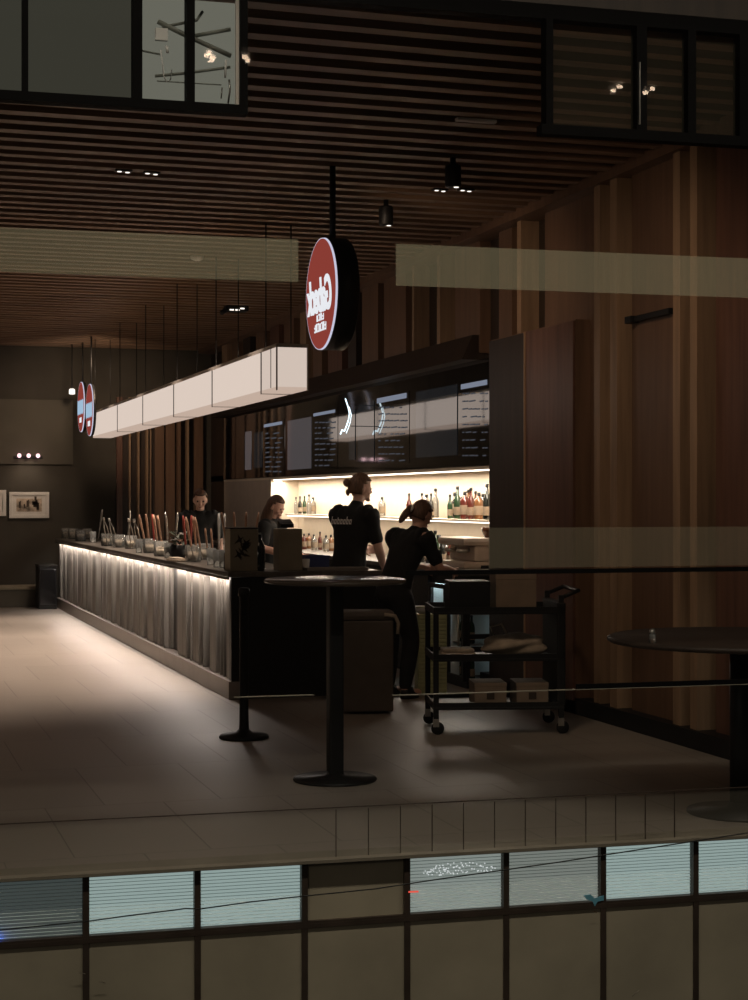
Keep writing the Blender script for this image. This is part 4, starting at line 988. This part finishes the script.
def head_mesh(c, yaw, pitch, s=1.0):
    bm = bmesh.new(); bmesh.ops.create_uvsphere(bm, u_segments=32, v_segments=24, radius=1)
    for v in bm.verts:
        x, y, z = v.co
        w = 1.0
        if z < 0: w = 1-.30*(-z)**1.3
        if y > .75 : y = .75+(y-.75)*.5
        v.co = Vector((x*.073*w, y*.094*(w if y < 0 else (1-.08*max(0, -z))), z*.115))
    def ell(cx, cy, cz, rx, ry, rz_):
        r = bmesh.ops.create_icosphere(bm, subdivisions=2, radius=1)
        for v in r['verts']: v.co = Vector((v.co.x*rx+cx, v.co.y*ry+cy, v.co.z*rz_+cz))
    ell(0, .086, -.022, .012, .022, .020); ell(0, .086, .0, .008, .012, .022)   # nose
    ell(0, .074, -.088, .028, .02, .018)                                       # chin
    for s_ in (-1, 1):
        ell(s_*.075, -.004, -.008, .010, .018, .03)                            # ears
        ell(s_*.034, .066, .020, .02, .012, .008)                              # brows
        ell(s_*.036, .06, -.03, .022, .018, .018)                              # cheeks
    ell(0, .082, -.056, .022, .010, .006); ell(0, .080, -.066, .019, .010, .006)   # lips
    R = Matrix.Translation(Vector(c)) @ Matrix.Rotation(yaw, 4, 'Z') @ Matrix.Rotation(pitch, 4, 'X') @ Matrix.Scale(s, 4)
    bm.transform(R); me = bpy.data.meshes.new('h'); bm.to_mesh(me); bm.free(); return me, R
def hand_chains(wr, dirv, palm_n, s=1.0, curl=.5, side=1):
    """wrist, direction of the fingers, normal of the palm; five fingers with two bends"""
    wr = Vector(wr); d = Vector(dirv).normalized(); n = Vector(palm_n); n = (n-d*n.dot(d)).normalized(); x = d.cross(n).normalized()*side
    ch = []; kn = wr+d*.085*s
    ch.append([(tuple(wr), .021*s), (tuple(wr+d*.045*s), (.034*s, .016*s))])
    for i, (o, ln) in enumerate(((-.03, .062), (-.010, .075), (.010, .07), (.028, .055))):
        a = wr+d*.045*s; k = kn+x*o*s
        p1 = k+(d*math.cos(curl)+n*math.sin(curl))*ln*.5*s; p2 = p1+(d*math.cos(curl*2)+n*math.sin(curl*2))*ln*.5*s
        ch.append([(tuple(wr+d*.045*s+x*o*.55*s), .013*s), (tuple(k), .0105*s), (tuple(p1), .009*s), (tuple(p2), .0072*s)])
    t0 = wr+d*.02*s-x*.015*s; t1 = wr+d*.05*s-x*.045*s+n*.01*s; t2 = t1+(d*.7-x*.4+n*.4).normalized()*.035*s
    ch.append([(tuple(t0), .014*s), (tuple(t1), .0115*s), (tuple(t2), .009*s)])
    return ch
def person(lab, loc, rz, J, hair, hairm, skinm='skin', S_=1.0, headyaw=0, headpitch=0, printed=False, shirt='shirt_black', tshort=True, apron=False):
    t = thing('person', lab, 'person', loc, rz); t.scale = (S_,)*3
    V = Vector
    pel, che, nek, hd = V(J['pelvis']), V(J['chest']), V(J['neck']), V(J['head'])
    mid = pel.lerp(che, .5)
    body = [[(tuple(pel), (.15, .105)), (tuple(mid), (.13, .095)), (tuple(che), (.155, .105)), (tuple(che.lerp(nek, .62)), (.10, .075)), (tuple(nek), .05), (tuple(hd-V((0, .005, .06))), .048)]]
    arms = []; legs = []; hands = []; sleeves = []; shirtc = [[(tuple(pel+V((0, 0, -.03))), (.165, .125)), (tuple(mid), (.148, .112)), (tuple(che), (.172, .12)), (tuple(che.lerp(nek, .55)), (.145, .112)), (tuple(nek-V((0, .0, .012))), .064)]]
    pants = [[(tuple(pel), (.16, .118)), (tuple(pel+V((0, 0, -.05))), (.165, .125))]]
    for s, k in ((1, 'R'), (-1, 'L')):
        sh, el, wr = V(J['sh'+k]), V(J['el'+k]), V(J['wr'+k])
        root = che.lerp(nek, .35)
        arms.append([(tuple(che), (.155, .105)), (tuple(root.lerp(sh, .55)), .07), (tuple(sh), .056), (tuple(sh.lerp(el, .5)), .046), (tuple(el), .038), (tuple(el.lerp(wr, .35)), .039), (tuple(wr), .024)])
        hands += [hand_chains(wr, J.get('hd'+k, wr-el), J.get('pn'+k, (-s, 0, 0)), 1.0, .5, s)]
        end = sh.lerp(el, .72) if tshort else el.lerp(wr, .9)
        sleeves.append([(tuple(che), (.172, .12)), (tuple(root.lerp(sh, .55)), .100), (tuple(sh), .087), (tuple(sh.lerp(el, .4)), .062), (tuple(end), .06 if tshort else .035)])
        hp, kn, an = V(J['hip'+k]), V(J['kn'+k]), V(J['an'+k])
        toe = an+V((0, .14, -.045))
        legs.append([(tuple(pel), (.15, .105)), (tuple(hp), .088), (tuple(hp.lerp(kn, .5)), .076), (tuple(kn), .056), (tuple(kn.lerp(an, .35)), .056), (tuple(an), .036), (tuple(toe), .03)])
        pants.append([(tuple(pel+V((0, 0, -.05))), (.165, .125)), (tuple(hp+V((0, 0, -.02))), .102), (tuple(hp.lerp(kn, .5)), .092), (tuple(kn), .072), (tuple(kn.lerp(an, .5)), .066), (tuple(an+V((0, 0, .03))), .052)])
    hm, R = head_mesh(hd, headyaw, headpitch)
    parts = [skin_mesh(body+arms+legs), hm] + [skin_mesh(h, 1) for h in hands]
    fuse(parts, .0065, 'body', M[skinm], t)
    fuse([skin_mesh(shirtc+sleeves)], .011, 'shirt', M[shirt], t)
    fuse([skin_mesh(pants)], .012, 'trousers', M['trousers'], t)
    for k in 'RL':
        an = V(J['an'+k]); b = MB(); z0 = an.z-.085
        b.lathe([(.001, 0), (.046, 0), (.05, .02), (.046, .06), (.036, .095), (.001, .1)], (0, 0, 0), M['shoe'], 20, cap=False)
        for v in b.bm.verts:
            f = 1+max(0, v.co.y)*0; v.co.y = v.co.y*(2.6 if v.co.y > 0 else 1.25); 
            if v.co.y > .05: v.co.z *= .55
            v.co += Vector((an.x, an.y+.02, z0))
        b.build('shoe', None, t)
    # face
    for s in (-1, 1):
        b = MB(); b.lathe([(.001, -.004), (.008, -.003), (.011, 0), (.008, .003), (.001, .004)], (0, 0, 0), M['eye'], 12, axis='Y', cap=False)
        b.bm.transform(R @ Matrix.Translation((s*.032, .0835, .004))); b.build('eye', None, t)
    b = MB(); b.lathe([(.001, -.02), (.004, -.012), (.005, 0), (.004, .012), (.001, .02)], (0, 0, 0), M['lip'], 10, axis='X', cap=False); b.bm.transform(R @ Matrix.Translation((0, .0905, -.061))); b.build('mouth', None, t)
    # hair
    bm = bmesh.new(); bmesh.ops.create_uvsphere(bm, u_segments=36, v_segments=24, radius=1)
    for v in bm.verts:
        x, y, z = v.co; st = .5*math.sin(math.atan2(y, x)*17+z*3)*.02
        v.co = Vector((x*.084, y*.107-.006, z*.124+.008))*(1+st)
    kill = [v for v in bm.verts if (v.co.y > .03 and v.co.z < .062) or (v.co.z < -.055 and hair != 'long') or (abs(v.co.x) > .05 and v.co.y > .0 and v.co.z < .03)]
    bmesh.ops.delete(bm, geom=kill, context='VERTS')
    r_ = bmesh.ops.solidify(bm, geom=list(bm.faces), thickness=.012)
    def lobe(cx, cy, cz, rx, ry, rz_, rot=0):
        r = bmesh.ops.create_icosphere(bm, subdivisions=3, radius=1)
        for v in r['verts']:
            w = 1+.07*math.sin(math.atan2(v.co.y, v.co.x)*9+v.co.z*4)
            q = Vector((v.co.x*rx*w, v.co.y*ry*w, v.co.z*rz_)); q.rotate(Euler((rot, 0, 0))); v.co = q+Vector((cx, cy, cz))
    if hair == 'bun': lobe(0, -.125, .03, .036, .034, .036); lobe(0, -.112, -.05, .022, .016, .03, .3)
    if hair == 'tail': lobe(0, -.125, -.0, .03, .03, .03); lobe(0, -.155, -.07, .034, .028, .085, -.25)
    if hair == 'long':
        lobe(0, -.07, -.11, .085, .05, .16); lobe(.062, -.02, -.12, .028, .05, .15); lobe(-.062, -.02, -.12, .028, .05, .15)
    bm.transform(R); me = bpy.data.meshes.new('hair'); bm.to_mesh(me); bm.free(); me.materials.append(M[hairm])
    for f in me.polygons: f.use_smooth = True
    ho = bpy.data.objects.new('hair', me); COL.objects.link(ho); ho.parent = t
    if hair == 'tail':
        b = MB(); b.lathe([(.024, -.008), (.027, 0), (.024, .008)], (0, 0, 0), M['white'], 16, axis='Y'); b.bm.transform(R @ Matrix.Translation((0, -.128, -.0)) @ Matrix.Scale(1.3, 4)); b.build('hair_tie', None, t)
    return t
def std(**k):
    J = dict(pelvis=(0, 0, .96), chest=(0, .0, 1.27), neck=(0, .0, 1.47), head=(0, .03, 1.62), shR=(.175, 0, 1.40), shL=(-.175, 0, 1.40), elR=(.24, .03, 1.12), elL=(-.24, .03, 1.12),
             wrR=(.22, .22, .98), wrL=(-.22, .22, .98), hipR=(.09, 0, .88), hipL=(-.09, 0, .88), knR=(.1, .03, .49), knL=(-.1, .03, .49), anR=(.1, 0, .086), anL=(-.1, 0, .086))
    J.update(k); return J
camR = Vector((CS, -SN)); camF = Vector((SN, CS))
def facing(r, f): v = camR*r+camF*f; return math.atan2(-v.x, v.y)
# bun haired worker, facing right, leaning over the bar
p3 = pt(348, 500, 14.35)
t3 = person('worker with a hair bun in a black printed tee leaning over the bar', (p3.x, p3.y, 0), facing(.55, .83),
    std(chest=(0, .06, 1.27), neck=(0, .13, 1.49), head=(0, .19, 1.63), shR=(.155, .09, 1.405), shL=(-.155, .08, 1.405), elR=(.22, .13, 1.13), elL=(-.2, .22, 1.15), wrR=(.19, .25, 1.13-.16), wrL=(-.14, .42, 1.12), hdR=(0, .3, -.5), anR=(.1, -.03, .086)),
    'bun', 'hair_fair', 'skin_pale', 1.045, -.65, -.12)
b = MB()
x = -.085
for q, h in enumerate((.035, .022, .03, .024, .022, .034, .022)):
    b.box((x, -.0005, 0), (x+.006, .0005, h), M['print']); b.box((x, -.0005, .0), (x+.017, .0005, .006), M['print']); b.box((x+.013, -.0005, 0), (x+.018, .0005, .022), M['print']); b.box((x, -.0005, .017), (x+.017, .0005, .022), M['print']); x += .024
o = b.build('shirt_print', None, t3, (-.02, -.066, 1.33)); o.rotation_euler = (-.25, 0, 0); o.scale = (1.25, 1, 1.9)
# ponytailed worker, back turned, bending to the right
p4 = pt(397, 500, 13.35)
t4 = person('ponytailed worker dressed in black bending beside the bar end', (p4.x, p4.y, 0), facing(.75, .66),
    std(pelvis=(0, -.04, .90), chest=(0, .1, 1.17), neck=(0, .2, 1.35), head=(0, .27, 1.475), shR=(.17, .15, 1.29), shL=(-.17, .13, 1.29), elR=(.22, .27, 1.05), elL=(-.26, .25, 1.08), wrR=(.15, .48, 1.02), wrL=(-.2, .48, 1.04), hipR=(.09, -.04, .83), hipL=(-.09, -.04, .83), knR=(.1, .06, .47), knL=(-.1, .02, .47)),
    'tail', 'hair_brown', 'skin', 1.0, -.1, -.45)
# long haired worker
p2 = pt(272, 500, 17.3)
t2 = person('long haired worker in dark clothes behind the tablet and cartons', (p2.x, p2.y, 0), facing(.75, -.35),
    std(head=(0, .045, 1.55), neck=(0, .01, 1.41), chest=(0, 0, 1.22), shR=(.16, 0, 1.34), shL=(-.16, 0, 1.34), wrR=(.18, .26, 1.04), wrL=(-.18, .26, 1.04)), 'long', 'hair_brown', 'skin', .985, 0, -.35)
p1 = pt(200, 500, 18.9)
t1 = person('short haired worker in black facing out over the far half of the bar', (p1.x, p1.y, 0), facing(.15, -1), std(head=(0, .05, 1.60)), 'short', 'hair_brown', 'skin_pale', 1.0, 0, -.25)
# tablet on a stand in front of the long haired worker
q_ = onX(282, 500, 4.0)
# ------------------------------------------------------------------ canopy behind the viewer, seen mirrored in the glazing
def mirror(P):
    d = (P-FO); d.z = 0; return P - FN*2*d.dot(FN)
cn = thing('entrance_canopy', 'dark canopy slab over the street side with twin lamps', 'canopy', kind='structure')
zc = 5.2
b = MB(); b.box((-4, -6, zc), (8, -.5, zc+.15), M['black']); b.build('slab', None, cn)
for (u, v) in ((208, 56), (212, 60.5), (244, 60), (246, 63.5), (611, 93.5), (617.5, 89.5), (643, 95.5), (650, 91.5)):
    D = (zc-.03-CH)*F/(500-v); P = mirror(pt(u, v, D))
    b = MB(); b.lathe([(.001, -.0), (.024, -.0), (.024, .025), (.001, .025)], (P.x, P.y, zc-.03), M['amberlamp'], 12, cap=False); b.build('lamp', None, cn)
# ------------------------------------------------------------------ lights
WARM = (1, .76, .58)
area('bar_front_wash', (BX-.02, (BY0+BY1)/2, BH-.050), (0, math.radians(-25), 0), .02, BY1-BY0-.2, 78, (1, .88, .79))
for i, (x, y, e) in enumerate(((2.93, 15.0, 560), (2.93, 16.9, 1000), (2.93, 19.2, 1050), (2.93, 21.8, 800), (1.0, 12.0, 45))):
    spot('floor_downlight', (x, y, CEIL-.01), (x-1.75, y-.6, 0), e*1.1, (1, .79, .64), 84 if i else 64, 1, .1)
area('niche_wash', (WX+.10, (yA+yB)/2, NZ1-.022), (0, 0, 0), .08, yB-yA, 95, (1, .87, .72))
area('shelf_fill', (WX+.15, (yA+yB)/2, 1.385), (0, 0, 0), .03, yB-yA-.4, 16, (1, .85, .68))  # fill added to brighten the lower niche
area('hall_fill', (-2.5, 13, 3.6), (0, math.radians(-35), 0), 3, 9, 20, (1, .70, .50))  # unseen soft fill from the hall side
area('street_fill', (-3.0, -2.5, 4.6), (math.radians(52), 0, math.radians(-30)), 2.5, 2.5, 36, (1, .86, .66))  # soft ambient fill added behind the viewer, not a street lamp
cl_ = fac(.3, 4.9, -1.9); tg_ = fac(.3, -.2, 0.0)
o = area('facade_fill', cl_, (0, 0, 0), 5.5, .15, 34, (1, .9, .72), math.radians(100))  # unseen fill added to brighten the lower facade and bands
o.rotation_euler = (tg_-cl_).to_track_quat('-Z', 'Y').to_euler()
for y in (13.9, 15.6, 17.6, 20, 22.4): spot('counter_fill', (3.15, y, CEIL-.12), (3.2, y+.1, 1), 150, (1, .8, .66), 44, 1, .05)  # spots without fixtures, added to brighten the worktop and its things
spot('side_wall_fill', (3.2, 8.6, CEIL-.25), (5.3, 10.6, 1.6), 62, (1, .72, .5), 95, 1, .2)  # unseen fill added to lift the brown side wall
spot('side_wall_fill', (3.4, 11.6, CEIL-.25), (5.3, 12.9, 2.6), 34, (1, .72, .5), 95, 1, .2)  # second added fill, farther along the side wall
spot('end_wall_fill', (3.2, 23.2, CEIL-.3), (3.4, YE, 2.1), 120, (1, .72, .5), 110, 1, .2)  # unseen fill added to brighten the far timber fins
spot('end_wall_fill', (-.5, 23.0, CEIL-.3), (-.5, YE, 2.4), 7, (1, .8, .62), 120, 1, .2)  # weak added fill for the rest of the far wall
w = bpy.data.worlds.new('night'); S.world = w; w.use_nodes = True
w.node_tree.nodes['Background'].inputs[0].default_value = (.010, .009, .008, 1)
w.node_tree.nodes['Background'].inputs[1].default_value = 1.0
# ------------------------------------------------------------------ camera and view
cam = bpy.data.cameras.new('camera'); cam.sensor_fit = 'VERTICAL'; cam.sensor_height = 24; cam.lens = F/1000*24
co = bpy.data.objects.new('camera', cam); COL.objects.link(co); co.location = (0, 0, CH); co.rotation_euler = (PI/2, 0, -math.radians(17.4))
cam.clip_end = 100; S.camera = co
S.view_settings.view_transform = 'Standard'; S.view_settings.look = 'None'; S.view_settings.exposure = 0; S.view_settings.gamma = 1
S.view_settings.use_curve_mapping = False
S.cycles.use_denoising = True; S.cycles.max_bounces = 8; S.cycles.transparent_max_bounces = 16; S.cycles.sample_clamp_indirect = 3
